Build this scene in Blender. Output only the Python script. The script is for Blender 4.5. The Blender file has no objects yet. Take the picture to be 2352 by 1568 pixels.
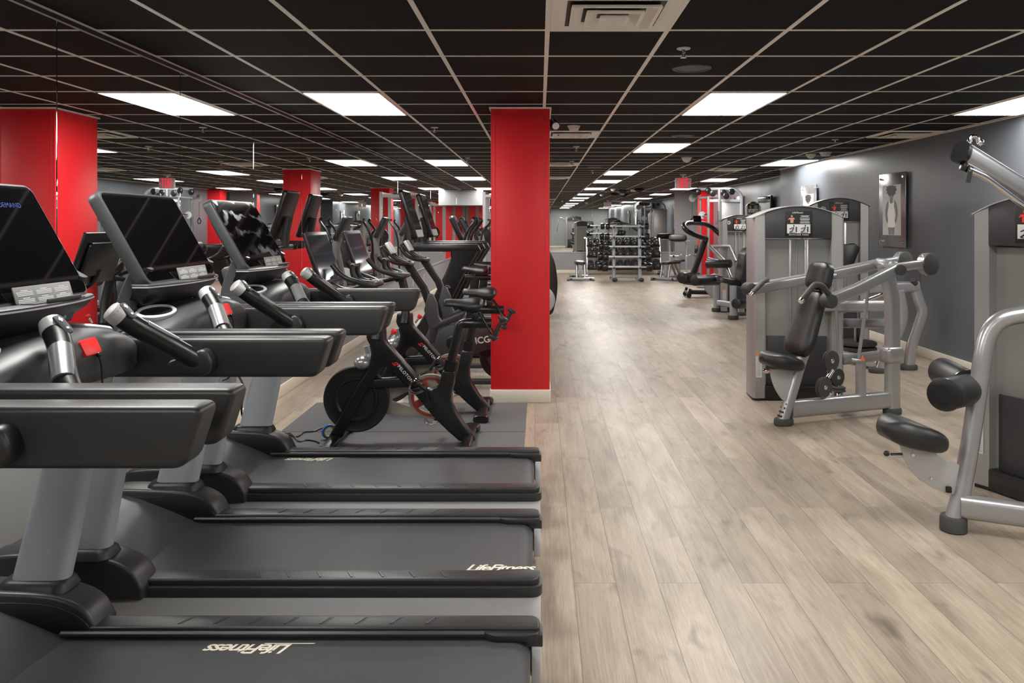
import bpy, bmesh, math, random
from mathutils import Vector, Matrix, Euler
random.seed(7)
PI = math.pi
SC = bpy.context.scene
COL = SC.collection
# ------------------------------------------------------------------ camera
F, VX, VY, CAMZ = 1790.0, 1239.0, 514.0, 1.515
CEIL = 2.505
cam_d = bpy.data.cameras.new('camera')
cam = bpy.data.objects.new('camera', cam_d)
COL.objects.link(cam)
cam.location = (0, 0, CAMZ)
cam.rotation_euler = (PI/2, 0, 0)
cam_d.sensor_fit = 'HORIZONTAL'
cam_d.sensor_width = 36.0
cam_d.lens = F/2352*36.0
cam_d.shift_x = (1176-VX)/2352
cam_d.shift_y = (VY-784)/2352
cam_d.clip_start = 0.05
cam_d.clip_end = 200
SC.camera = cam

def at(px, py, Y):
    """the point of the room seen at a photo pixel, Y metres into the room"""
    return Vector(((px-VX)*Y/F, Y, CAMZ-(py-VY)*Y/F))

# ------------------------------------------------------------------ materials
def lin(c):
    def f(v):
        v /= 255.0
        return v/12.92 if v <= 0.04045 else ((v+0.055)/1.055)**2.4
    return (f(c[0]), f(c[1]), f(c[2]), 1.0)

def N(nt, t, **kw):
    n = nt.nodes.new(t)
    for k, v in kw.items():
        setattr(n, k, v)
    return n

MATS = {}
def M(name, rgb, rough=0.5, metal=0.0, var=0.0, scale=40.0, bump=0.0, stretch=(1, 1, 1), coat=0.0, emit=None, estr=0.0, spec=0.5, rvar=0.0):
    """principled material; a procedural noise varies colour, roughness and relief"""
    m = bpy.data.materials.new(name)
    m.use_nodes = True
    nt = m.node_tree
    b = nt.nodes['Principled BSDF']
    c = lin(rgb)
    b.inputs['Base Color'].default_value = c
    b.inputs['Roughness'].default_value = rough
    b.inputs['Metallic'].default_value = metal
    b.inputs['Specular IOR Level'].default_value = spec
    if coat:
        b.inputs['Coat Weight'].default_value = coat
        b.inputs['Coat Roughness'].default_value = 0.08
    if emit:
        b.inputs['Emission Color'].default_value = lin(emit)
        b.inputs['Emission Strength'].default_value = estr
    tc = N(nt, 'ShaderNodeTexCoord')
    mp = N(nt, 'ShaderNodeMapping')
    mp.inputs['Scale'].default_value = stretch
    nt.links.new(tc.outputs['Object'], mp.inputs['Vector'])
    no = N(nt, 'ShaderNodeTexNoise')
    no.inputs['Scale'].default_value = scale
    no.inputs['Detail'].default_value = 3
    nt.links.new(mp.outputs[0], no.inputs['Vector'])
    v = max(var, 0.04)
    mx = N(nt, 'ShaderNodeMix', data_type='RGBA')
    mx.inputs['A'].default_value = tuple(x*(1-v) for x in c[:3])+(1,)
    mx.inputs['B'].default_value = tuple(min(1, x*(1+v)) for x in c[:3])+(1,)
    nt.links.new(no.outputs['Fac'], mx.inputs['Factor'])
    nt.links.new(mx.outputs['Result'], b.inputs['Base Color'])
    if rvar:
        mr = N(nt, 'ShaderNodeMapRange')
        mr.inputs['To Min'].default_value = max(0.02, rough-rvar)
        mr.inputs['To Max'].default_value = rough+rvar
        nt.links.new(no.outputs['Fac'], mr.inputs['Value'])
        nt.links.new(mr.outputs[0], b.inputs['Roughness'])
    if bump:
        bp = N(nt, 'ShaderNodeBump')
        bp.inputs['Strength'].default_value = bump
        bp.inputs['Distance'].default_value = 0.002
        nt.links.new(no.outputs['Fac'], bp.inputs['Height'])
        nt.links.new(bp.outputs[0], b.inputs['Normal'])
    MATS[name] = m
    return m

M('black_plastic', (41, 41, 42), 0.4, bump=0.08, scale=900, rvar=0.04)
M('dark_plastic', (36, 36, 37), 0.4, bump=0.15, scale=700)
M('satin_black', (24, 24, 25), 0.3)
M('deep_black', (13, 13, 13), 0.5)
M('gloss_black', (9, 9, 11), 0.04, spec=0.6)
M('charcoal_plastic', (56, 57, 59), 0.42, bump=0.15, scale=700)
M('grey_paint', (166, 171, 177), 0.36, 0.2, var=0.05, scale=300)
M('silver_paint', (162, 162, 163), 0.27, 0.6, var=0.05, scale=500, bump=0.05)
M('silver_plate', (182, 182, 182), 0.42, 0.35, var=0.04, scale=300)
M('tower_silver', (166, 164, 162), 0.36, 0.45, var=0.06, scale=60, stretch=(1, 1, 0.02))
M('chrome', (215, 215, 215), 0.12, 1.0)
M('bright_silver', (200, 202, 205), 0.35, 0.25)
M('belt', (60, 61, 63), 0.42, var=0.16, scale=500, bump=0.7, rvar=0.08)
M('leather', (28, 28, 29), 0.34, var=0.1, scale=350, bump=0.5)
M('rubber', (58, 58, 57), 0.65, bump=0.3, scale=300)
M('mat_rubber', (92, 92, 93), 0.72, var=0.18, scale=600, bump=0.5)
M('red_paint', (222, 31, 39), 0.42, var=0.03, scale=3, bump=0.1)
M('red_plastic', (226, 44, 44), 0.4)
M('cream_trim', (226, 217, 200), 0.4)
M('grid_white', (248, 243, 235), 0.5)
M('vent_white', (246, 242, 236), 0.45)
M('white_plastic', (225, 222, 216), 0.45)
M('tile_black', (24, 22, 21), 0.82, var=0.25, scale=5, bump=0.2, spec=0.2)
M('lower_grey', (148, 148, 148), 0.5, var=0.04, scale=4)
M('logo_cream', (226, 218, 200), 0.6)
M('logo_white', (232, 232, 232), 0.5)
M('logo_red', (226, 48, 48), 0.5)
M('logo_dark', (30, 30, 32), 0.5)
M('label_white', (206, 208, 206), 0.5)
M('label_grey', (128, 128, 126), 0.5)
M('smoke_panel', (132, 132, 128), 0.3, var=0.06, scale=5, coat=0.3)
M('header_black', (50, 50, 53), 0.5)
M('poster_metal', (138, 138, 140), 0.24, 0.6, var=0.1, scale=200)
M('muted_red', (158, 58, 50), 0.45)
M('skin_print', (196, 138, 112), 0.6)
M('print_grey', (120, 120, 122), 0.5)
M('print_dark', (52, 50, 50), 0.5)
M('print_light', (205, 200, 196), 0.5)
M('orange', (232, 120, 30), 0.5)
M('blue_tape', (40, 96, 170), 0.4)
M('yellow', (226, 176, 60), 0.4)
M('sign_red', (200, 30, 50), 0.4, emit=(255, 24, 60), estr=0.45)
M('sign_grey', (178, 174, 172), 0.4, emit=(255, 160, 160), estr=0.03)
M('beige_cover', (150, 142, 130), 0.5)
M('flywheel', (22, 22, 23), 0.45)
M('mirror', (236, 240, 238), 0.0, 1.0)
M('screen_grey', (44, 49, 60), 0.07, var=0.2, scale=8)
M('guard_clear', (218, 60, 66), 0.35)
M('bulkhead_grey', (120, 121, 122), 0.5)
M('pulse_metal', (150, 150, 152), 0.3, 0.6)
M('flat_white', (235, 235, 230), 0.5)
_mm = MATS['mirror'].node_tree
_mb = _mm.nodes['Principled BSDF']
for l in list(_mb.inputs['Base Color'].links):
    _mm.links.remove(l)
_mb.inputs['Base Color'].default_value = (0.83, 0.85, 0.84, 1)
_mb.inputs['Roughness'].default_value = 0.0

def emission(name, rgb, strength):
    m = bpy.data.materials.new(name)
    m.use_nodes = True
    nt = m.node_tree
    nt.nodes.remove(nt.nodes['Principled BSDF'])
    e = N(nt, 'ShaderNodeEmission')
    e.inputs['Color'].default_value = lin(rgb)
    e.inputs['Strength'].default_value = strength
    nt.links.new(e.outputs[0], nt.nodes['Material Output'].inputs[0])
    MATS[name] = m
emission('light_panel', (255, 252, 247), 12.5)
emission('spot_glow', (255, 250, 244), 2.0)
def smudged():
    m = M('smudged_glass', (12, 12, 16), 0.06, spec=0.6)
    nt = m.node_tree
    b = nt.nodes['Principled BSDF']
    tc = N(nt, 'ShaderNodeTexCoord')
    mp = N(nt, 'ShaderNodeMapping')
    mp.inputs['Location'].default_value = (0, 0.05, -1.50)
    mp.inputs['Scale'].default_value = (1, 1, 1.2)
    nt.links.new(tc.outputs['Object'], mp.inputs[0])
    wv = N(nt, 'ShaderNodeTexWave', wave_type='RINGS', rings_direction='SPHERICAL')
    wv.inputs['Scale'].default_value = 4.5
    wv.inputs['Distortion'].default_value = 5.0
    wv.inputs['Detail'].default_value = 4.0
    wv.inputs['Detail Scale'].default_value = 2.5
    nt.links.new(mp.outputs[0], wv.inputs[0])
    no = N(nt, 'ShaderNodeTexNoise')
    no.inputs['Scale'].default_value = 7.0
    nt.links.new(tc.outputs['Object'], no.inputs['Vector'])
    mu = N(nt, 'ShaderNodeMath', operation='MULTIPLY')
    nt.links.new(wv.outputs['Fac'], mu.inputs[0])
    nt.links.new(no.outputs['Fac'], mu.inputs[1])
    mr = N(nt, 'ShaderNodeMapRange')
    mr.inputs['From Min'].default_value = 0.35
    mr.inputs['From Max'].default_value = 0.62
    mr.inputs['To Min'].default_value = 0.06
    mr.inputs['To Max'].default_value = 0.32
    nt.links.new(mu.outputs[0], mr.inputs['Value'])
    nt.links.new(mr.outputs[0], b.inputs['Roughness'])
    m2 = N(nt, 'ShaderNodeMix', data_type='RGBA')
    m2.inputs['A'].default_value = lin((10, 10, 13))
    m2.inputs['B'].default_value = lin((84, 88, 104))
    mr2 = N(nt, 'ShaderNodeMapRange')
    mr2.inputs['From Min'].default_value = 0.38
    mr2.inputs['From Max'].default_value = 0.75
    nt.links.new(mu.outputs[0], mr2.inputs['Value'])
    nt.links.new(mr2.outputs[0], m2.inputs['Factor'])
    nt.links.new(m2.outputs['Result'], b.inputs['Base Color'])
smudged()
M('screen_text', (52, 62, 104), 0.2, emit=(60, 80, 150), estr=0.12)

# ------------------------------------------------------------------ geometry collector
def cr(pts, n=6, closed=False):
    """smooth curve through points"""
    P = [Vector(p) for p in pts]
    L = len(P)
    out = []
    segs = L if closed else L-1
    for i in range(segs):
        if closed:
            a, b, c, d = P[(i-1) % L], P[i], P[(i+1) % L], P[(i+2) % L]
        else:
            a, b, c, d = P[max(i-1, 0)], P[i], P[i+1], P[min(i+2, L-1)]
        for k in range(n):
            t = k/n
            out.append(0.5*((2*b)+(c-a)*t+(2*a-5*b+4*c-d)*t*t+(3*b-a-3*c+d)*t**3))
    if not closed:
        out.append(P[-1])
    return out

def fillet(pts, r, n=5):
    """polyline with its inner corners rounded"""
    P = [Vector(p) for p in pts]
    out = [P[0]]
    for i in range(1, len(P)-1):
        a, b, c = P[i-1], P[i], P[i+1]
        d1, d2 = (a-b), (c-b)
        rr = min(r, d1.length*0.48, d2.length*0.48)
        p, q = b+d1.normalized()*rr, b+d2.normalized()*rr
        for k in range(n+1):
            t = k/n
            out.append((1-t)**2*p+2*t*(1-t)*b+t*t*q)
    out.append(P[-1])
    return out

def rrect(w, h, r, n=4):
    """rounded rectangle outline, counter clockwise"""
    r = min(r, w*0.499, h*0.499)
    out = []
    for cx, cy, a0 in ((w/2-r, h/2-r, 0), (-w/2+r, h/2-r, PI/2), (-w/2+r, -h/2+r, PI), (w/2-r, -h/2+r, 1.5*PI)):
        for k in range(n+1):
            a = a0+k*PI/2/n
            out.append((cx+r*math.cos(a), cy+r*math.sin(a)))
    return out

class G:
    def __init__(s):
        s.bm = bmesh.new()
    def _merge(s, t, mtx=None):
        if mtx is not None:
            bmesh.ops.transform(t, matrix=mtx, verts=t.verts)
        me = bpy.data.meshes.new('tmp')
        t.to_mesh(me)
        t.free()
        s.bm.from_mesh(me)
        bpy.data.meshes.remove(me)
        return s
    def _bev(s, t, bev, seg):
        if bev > 0:
            es = [e for e in t.edges if len(e.link_faces) == 2 and e.calc_face_angle(0) > 0.6]
            bmesh.ops.bevel(t, geom=es, offset=bev, segments=seg, profile=0.5, affect='EDGES', clamp_overlap=True)
    def box(s, c, size, rot=(0, 0, 0), bev=0.0, seg=2):
        t = bmesh.new()
        bmesh.ops.create_cube(t, size=1.0)
        bmesh.ops.scale(t, vec=Vector(size), verts=t.verts)
        s._bev(t, bev, seg)
        return s._merge(t, Matrix.Translation(Vector(c)) @ Euler(rot).to_matrix().to_4x4())
    def prism(s, pts, d0, d1, axis='y', bev=0.0, seg=2, mtx=None):
        """outline extruded along an axis: 'y' takes (x,z), 'z' takes (x,y), 'x' takes (y,z)"""
        t = bmesh.new()
        def mk(p, d):
            if axis == 'y':
                return (p[0], d, p[1])
            if axis == 'z':
                return (p[0], p[1], d)
            return (d, p[0], p[1])
        a = [t.verts.new(mk(p, d0)) for p in pts]
        b = [t.verts.new(mk(p, d1)) for p in pts]
        n = len(pts)
        t.faces.new(a)
        t.faces.new(list(reversed(b)))
        for i in range(n):
            t.faces.new((a[i], b[i], b[(i+1) % n], a[(i+1) % n]))
        bmesh.ops.recalc_face_normals(t, faces=t.faces)
        s._bev(t, bev, seg)
        return s._merge(t, mtx)
    def loft(s, rings, cap=True, closed=True, mtx=None):
        t = bmesh.new()
        R = [[t.verts.new(Vector(p)) for p in r] for r in rings]
        n = len(R[0])
        for i in range(len(R)-1):
            for k in range(n if closed else n-1):
                k2 = (k+1) % n
                t.faces.new((R[i][k], R[i][k2], R[i+1][k2], R[i+1][k]))
        if cap:
            t.faces.new(list(reversed(R[0])))
            t.faces.new(R[-1])
        bmesh.ops.recalc_face_normals(t, faces=t.faces)
        return s._merge(t, mtx)
    def sweep(s, path, sect, closed=False, up=(0, 0, 1), scales=None):
        """section outline carried along a path; u lies sideways, v along 'up'"""
        P = [Vector(p) for p in path]
        n = len(P)
        rings = []
        upv = Vector(up).normalized()
        for i in range(n):
            if closed:
                d = P[(i+1) % n]-P[i-1]
            else:
                d = P[min(i+1, n-1)]-P[max(i-1, 0)]
            d.normalize()
            u = d.cross(upv)
            if u.length < 1e-3:
                u = d.cross(Vector((0.3, 1, 0)))
            u.normalize()
            v = u.cross(d)
            v.normalize()
            k = scales[i] if scales else 1.0
            rings.append([P[i]+u*(q[0]*k)+v*(q[1]*k) for q in sect])
        if closed:
            rings.append(rings[0])
        return s.loft(rings, cap=not closed)
    def tube(s, path, r, seg=12, closed=False):
        """round tube by parallel transport; r a number or one per point"""
        P = [Vector(p) for p in path]
        n = len(P)
        T = []
        for i in range(n):
            d = (P[(i+1) % n]-P[i-1]) if closed else (P[min(i+1, n-1)]-P[max(i-1, 0)])
            T.append(d.normalized())
        u = T[0].orthogonal().normalized()
        rings = []
        for i in range(n):
            u = (u-T[i]*u.dot(T[i])).normalized()
            v = T[i].cross(u)
            rr = r[i] if isinstance(r, (list, tuple)) else r
            rings.append([P[i]+(u*math.cos(2*PI*k/seg)+v*math.sin(2*PI*k/seg))*rr for k in range(seg)])
        if closed:
            rings.append(rings[0])
        return s.loft(rings, cap=not closed)
    def cyl(s, p0, p1, r0, r1=None, seg=24, bev=0.0):
        r1 = r0 if r1 is None else r1
        p0, p1 = Vector(p0), Vector(p1)
        if bev:
            d = (p1-p0).normalized()
            return s.tube([p0, p0+d*bev*0.3, p0+d*bev, p1-d*bev, p1-d*bev*0.3, p1],
                          [r0-bev, r0-bev*0.3, r0, r1, r1-bev*0.3, r1-bev], seg)
        return s.tube([p0, p1], [r0, r1], seg)
    def lathe(s, prof, o=(0, 0, 0), axis=(0, 0, 1), seg=32, ring=False):
        """profile of (radius, height) turned about an axis"""
        a = Vector(axis).normalized()
        u = a.orthogonal().normalized()
        v = a.cross(u)
        o = Vector(o)
        rings = [[o+a*h+(u*math.cos(2*PI*k/seg)+v*math.sin(2*PI*k/seg))*max(r, 1e-4) for k in range(seg)] for r, h in prof]
        if ring:
            return s.loft(rings+[rings[0]], cap=False)
        return s.loft(rings)
    def ball(s, c, r, seg=20):
        r = (r, r, r) if not hasattr(r, '__len__') else r
        t = bmesh.new()
        bmesh.ops.create_uvsphere(t, u_segments=seg, v_segments=seg//2, radius=1.0)
        return s._merge(t, Matrix.Translation(Vector(c)) @ Matrix.Diagonal((r[0], r[1], r[2], 1)))
    def plate(s, c, u, v, w, h, r, depth, bev=0.0, n=5):
        """rounded-rectangle slab: centre of its face c, directions u (width) v (height), depth behind the face"""
        u, v = Vector(u).normalized(), Vector(v).normalized()
        nn = u.cross(v).normalized()
        t = bmesh.new()
        pts = rrect(w, h, r, n)
        c = Vector(c)
        a = [t.verts.new(c+u*p[0]+v*p[1]) for p in pts]
        b = [t.verts.new(c+u*p[0]+v*p[1]-nn*depth) for p in pts]
        k = len(pts)
        t.faces.new(a)
        t.faces.new(list(reversed(b)))
        for i in range(k):
            t.faces.new((a[i], b[i], b[(i+1) % k], a[(i+1) % k]))
        bmesh.ops.recalc_face_normals(t, faces=t.faces)
        s._bev(t, bev, 2)
        return s._merge(t)
    def quad(s, a, b, c, d):
        vs = [s.bm.verts.new(Vector(p)) for p in (a, b, c, d)]
        s.bm.faces.new(vs)
        return s
    def text(s, body, o, u, v, size, shear=0.0, depth=0.0015, align='CENTER', space=1.0, bold=0.0):
        """lettering lying in the plane of u (reading direction) and v (up of the letters)"""
        cu = bpy.data.curves.new('tmp', 'FONT')
        cu.body = body
        cu.size = size
        cu.shear = shear
        cu.align_x = align
        cu.align_y = 'CENTER'
        cu.extrude = depth*0.5
        cu.space_character = space
        cu.offset = bold
        cu.resolution_u = 3
        ob = bpy.data.objects.new('tmp', cu)
        COL.objects.link(ob)
        dg = bpy.context.evaluated_depsgraph_get()
        me = bpy.data.meshes.new_from_object(ob.evaluated_get(dg))
        u, v = Vector(u).normalized(), Vector(v).normalized()
        w = u.cross(v)
        mt = Matrix(((u.x, v.x, w.x, o[0]), (u.y, v.y, w.y, o[1]), (u.z, v.z, w.z, o[2]), (0, 0, 0, 1)))
        me.transform(mt)
        s.bm.from_mesh(me)
        bpy.data.meshes.remove(me)
        bpy.data.objects.remove(ob)
        bpy.data.curves.remove(cu)
        return s
    def obj(s, name, mat, parent=None, label=None, loc=None, sharp=38):
        me = bpy.data.meshes.new(name)
        s.bm.to_mesh(me)
        s.bm.free()
        me.materials.append(MATS[mat])
        for p in me.polygons:
            p.use_smooth = True
        me.set_sharp_from_angle(angle=math.radians(sharp))
        o = bpy.data.objects.new(name, me)
        COL.objects.link(o)
        if parent is not None:
            o.parent = parent
        if loc is not None:
            o.location = loc
        if label:
            o['label'] = label
        return o

def thing(name, label, cat, loc=(0, 0, 0), rotz=0.0, group=None):
    o = bpy.data.objects.new(name, None)
    o.empty_display_size = 0.1
    COL.objects.link(o)
    o.location = loc
    o.rotation_euler = (0, 0, rotz)
    return tag(o, label, cat, group)

def tag(o, label, cat, group=None, kind=None):
    o['label'] = label
    o['category'] = cat
    if group:
        o['group'] = group
    if kind:
        o['kind'] = kind
    return o

def struct(o):
    o['kind'] = 'structure'
    return o

def kids(o):
    return [c for c in bpy.data.objects if c.parent == o]

def copy_tree(o, loc=None, rotz=None, label=None, group=None, parent=None, _map=None):
    if _map is None:
        _map = {}
        for c in bpy.data.objects:
            if c.parent:
                _map.setdefault(c.parent.name, []).append(c)
    c = o.copy()
    COL.objects.link(c)
    if parent is not None:
        c.parent = parent
    if loc is not None:
        c.location = loc
    if rotz is not None:
        c.rotation_euler = (0, 0, rotz)
    if label:
        c['label'] = label
    if group:
        c['group'] = group
    for k in _map.get(o.name, []):
        copy_tree(k, parent=c, _map=_map)
    return c

# ------------------------------------------------------------------ the room
XL, XR, XR2, YB, YF, YC = -2.26, 4.39, 4.98, -2.6, 23.9, 14.2

def floor_material():
    m = bpy.data.materials.new('oak_planks')
    m.use_nodes = True
    nt = m.node_tree
    L = nt.links.new
    b = nt.nodes['Principled BSDF']
    tc = N(nt, 'ShaderNodeTexCoord')
    sp = N(nt, 'ShaderNodeSeparateXYZ')
    L(tc.outputs['Object'], sp.inputs[0])
    def math_(op, a, bb=None, c=None):
        n = N(nt, 'ShaderNodeMath', operation=op)
        for i, x in enumerate((a, bb, c)):
            if x is None:
                continue
            if isinstance(x, (int, float)):
                n.inputs[i].default_value = x
            else:
                L(x, n.inputs[i])
        return n.outputs[0]
    W_, LEN = 0.178, 1.76
    xs = math_('DIVIDE', math_('SUBTRACT', sp.outputs[0], 0.145-W_*40), W_)
    row = math_('FLOOR', xs)
    fx = math_('FRACT', xs)
    odd = math_('MODULO', row, 2.0)
    ys = math_('DIVIDE', math_('ADD', math_('SUBTRACT', sp.outputs[1], 3.29-LEN*8), math_('MULTIPLY', odd, -0.88)), LEN)
    colm = math_('FLOOR', ys)
    fy = math_('FRACT', ys)
    cid = N(nt, 'ShaderNodeCombineXYZ')
    L(row, cid.inputs[0])
    L(colm, cid.inputs[1])
    wn = N(nt, 'ShaderNodeTexWhiteNoise', noise_dimensions='2D')
    L(cid.outputs[0], wn.inputs['Vector'])
    # grain follows the plank, shifted for each plank
    off = N(nt, 'ShaderNodeVectorMath', operation='SCALE')
    L(wn.outputs['Color'], off.inputs[0])
    off.inputs['Scale'].default_value = 37.0
    add = N(nt, 'ShaderNodeVectorMath', operation='ADD')
    L(tc.outputs['Object'], add.inputs[0])
    L(off.outputs[0], add.inputs[1])
    def noise(sc, detail, rough, dist=0.0):
        mp = N(nt, 'ShaderNodeMapping')
        mp.inputs['Scale'].default_value = sc
        L(add.outputs[0], mp.inputs['Vector'])
        n = N(nt, 'ShaderNodeTexNoise')
        n.inputs['Scale'].default_value = 1.0
        n.inputs['Detail'].default_value = detail
        n.inputs['Roughness'].default_value = rough
        n.inputs['Distortion'].default_value = dist
        L(mp.outputs[0], n.inputs['Vector'])
        return n.outputs['Fac']
    broad = noise((7, 1.6, 1), 3, 0.55, 0.6)
    grain = noise((55, 1.6, 1), 4, 0.6, 1.2)
    fine = noise((260, 9, 1), 2, 0.6)
    knot = noise((9, 3.6, 1), 2, 0.5, 0.4)
    rp = N(nt, 'ShaderNodeValToRGB')
    e = rp.color_ramp.elements
    e[0].position, e[0].color = 0.22, lin((108, 94, 81))
    e[1].position, e[1].color = 0.78, lin((180, 167, 151))
    k = e.new(0.5)
    k.color = lin((156, 142, 126))
    mixv = math_('ADD', math_('MULTIPLY', broad, 0.62), math_('MULTIPLY', grain, 0.38))
    L(mixv, rp.inputs[0])
    def mul(col, fac, lo, hi):
        mr = N(nt, 'ShaderNodeMapRange')
        L(fac, mr.inputs['Value'])
        mr.inputs['From Min'].default_value, mr.inputs['From Max'].default_value = lo[0], hi[0]
        mr.inputs['To Min'].default_value, mr.inputs['To Max'].default_value = lo[1], hi[1]
        v = N(nt, 'ShaderNodeVectorMath', operation='SCALE')
        L(col, v.inputs[0])
        L(mr.outputs[0], v.inputs['Scale'])
        return v.outputs[0]
    c = mul(rp.outputs[0], wn.outputs['Value'], (0, 0.86), (1, 1.10))
    c = mul(c, fine, (0.3, 0.84), (0.7, 1.08))
    c = mul(c, knot, (0.62, 1.0), (0.78, 0.58))
    # seams
    ex = math_('MINIMUM', fx, math_('SUBTRACT', 1.0, fx))
    ey = math_('MINIMUM', fy, math_('SUBTRACT', 1.0, fy))
    sx = math_('LESS_THAN', ex, 0.009)
    sy = math_('LESS_THAN', ey, 0.0009)
    seam = math_('MAXIMUM', sx, sy)
    c = mul(c, seam, (0, 1.0), (1, 0.5))
    L(c, b.inputs['Base Color'])
    b.inputs['Roughness'].default_value = 0.38
    b.inputs['Specular IOR Level'].default_value = 0.42
    bp = N(nt, 'ShaderNodeBump')
    bp.inputs['Strength'].default_value = 0.18
    bp.inputs['Distance'].default_value = 0.002
    L(math_('SUBTRACT', fine, math_('MULTIPLY', seam, 2.0)), bp.inputs['Height'])
    L(bp.outputs[0], b.inputs['Normal'])
    MATS['oak_planks'] = m
floor_material()

def wall_material(name, rgb, rough, streak):
    m = M(name, rgb, rough, var=0.05, scale=2.0)
    nt = m.node_tree
    b = nt.nodes['Principled BSDF']
    tc = N(nt, 'ShaderNodeTexCoord')
    mp = N(nt, 'ShaderNodeMapping')
    mp.inputs['Scale'].default_value = (1.0, 1.7, 0.28)
    nt.links.new(tc.outputs['Object'], mp.inputs['Vector'])
    n1 = N(nt, 'ShaderNodeTexNoise')
    n1.inputs['Scale'].default_value = 1.6
    n1.inputs['Detail'].default_value = 2
    nt.links.new(mp.outputs[0], n1.inputs['Vector'])
    n2 = N(nt, 'ShaderNodeTexNoise')
    n2.inputs['Scale'].default_value = 160
    nt.links.new(tc.outputs['Object'], n2.inputs['Vector'])
    mr = N(nt, 'ShaderNodeMapRange')
    mr.inputs['To Min'].default_value = rough-streak
    mr.inputs['To Max'].default_value = rough+streak
    nt.links.new(n1.outputs['Fac'], mr.inputs['Value'])
    nt.links.new(mr.outputs[0], b.inputs['Roughness'])
    b1 = N(nt, 'ShaderNodeBump')
    b1.inputs['Strength'].default_value = 0.12
    b1.inputs['Distance'].default_value = 0.012
    nt.links.new(n1.outputs['Fac'], b1.inputs['Height'])
    b2 = N(nt, 'ShaderNodeBump')
    b2.inputs['Strength'].default_value = 0.12
    b2.inputs['Distance'].default_value = 0.0012
    nt.links.new(n2.outputs['Fac'], b2.inputs['Height'])
    nt.links.new(b1.outputs[0], b2.inputs['Normal'])
    nt.links.new(b2.outputs[0], b.inputs['Normal'])
wall_material('slate_wall', (97, 102, 109), 0.30, 0.06)
wall_material('grey_wall', (150, 151, 152), 0.5, 0.06)

def wallbox(name, x0, x1, y0, y1, z0, z1, mat):
    g = G()
    g.box(((x0+x1)/2, (y0+y1)/2, (z0+z1)/2), (x1-x0, y1-y0, z1-z0))
    return struct(g.obj(name, mat))

wallbox('floor', XL-0.2, XR2+0.2, YB-0.2, YF+0.2, -0.12, 0.0, 'oak_planks')
wallbox('ceiling', XL-0.2, XR2+0.2, YB-0.2, YF+0.2, CEIL, CEIL+0.12, 'tile_black')
wallbox('wall_left', XL-0.2, XL-0.012, YB-0.2, YF+0.2, 0.0, CEIL, 'lower_grey')
wallbox('wall_right', XR, XR2+0.2, YB-0.2, YC, 0.0, CEIL, 'slate_wall')
wallbox('wall_right_recess', XR2, XR2+0.2, YC, YF+0.2, 0.0, CEIL, 'slate_wall')
wallbox('wall_far', XL, XR2, YF, YF+0.2, 0.0, CEIL, 'grey_wall')
wallbox('wall_rear', XL, XR, YB-0.2, YB, 0.0, CEIL, 'grey_wall')

def base(name, x0, x1, y0, y1, h=0.105):
    g = G()
    t = 0.014
    g.box(((x0+x1)/2, (y0+y1)/2, h/2), (max(x1-x0, t), max(y1-y0, t), h), bev=0.004)
    return struct(g.obj(name, 'cream_trim'))
base('baseboard_left', XL-0.012, XL+0.002, YB, YF)
base('baseboard_right', XR-0.014, XR, YB, YC-0.0)
base('baseboard_recess', XR2-0.014, XR2, YC, YF)
base('baseboard_return', XR, XR2, YC, YC+0.014)
base('baseboard_far', XL, XR2, YF-0.014, YF)
base('baseboard_rear', XL, XR, YB, YB+0.014)

# ceiling grid: white T-bars every 0.6125 m
DX = 0.6125
g = G()
gx0 = 0.041
xs_ = [gx0+DX*k for k in range(-3, 9)]
for x in xs_:
    if x < XR2:
        g.box((x, (YB+YF)/2, CEIL-0.0005), (0.025, YF-YB, 0.005))
yn = lambda n: 3.98+0.6155*n
n = -10
while yn(n) < YF:
    y = yn(n)
    if y > YB+0.1:
        xr = XR if y < YC else XR2
        g.box(((XL+xr)/2, y, CEIL-0.0003), (xr-XL, 0.024, 0.0042))
    n += 1
for (x0, x1, y0, y1) in ((XL, XL+0.006, YB, YF), (XR-0.022, XR, YB, YC), (XR2-0.022, XR2, YC, YF), (XL, XR2, YF-0.022, YF)):
    g.box(((x0+x1)/2, (y0+y1)/2, CEIL-0.004), (x1-x0, y1-y0, 0.010))
struct(g.obj('ceiling_grid', 'grid_white'))

# red pillars
def pillar(y0, label, n):
    g = G()
    g.box((-0.1625, y0+0.32, CEIL/2), (0.495, 0.64, CEIL), bev=0.004)
    o = struct(g.obj('pillar_%s' % n, 'red_paint'))
    b = G()
    b.box((-0.1625, y0+0.32, 0.055), (0.515, 0.66, 0.11), bev=0.006)
    struct(b.obj('baseboard_pillar_%s' % n, 'cream_trim'))
    c = G()
    c.box((-0.1625, y0+0.32, CEIL-0.008), (0.53, 0.675, 0.012))
    struct(c.obj('trim_pillar_%s' % n, 'grid_white'))
    c = G()
    for sx in (-1, 1):
        c.box((-0.1625+sx*0.249, y0-0.001, CEIL/2+0.05), (0.0025, 0.0025, CEIL-0.12))
        c.box((-0.1625+sx*0.215, y0-0.001, CEIL/2+0.05), (0.0015, 0.0025, CEIL-0.12))
    struct(c.obj('trim_guard_%s' % n, 'guard_clear'))
pillar(6.61, '', 'near')
pillar(14.0, '', 'middle')
pillar(21.3, '', 'back')

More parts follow.
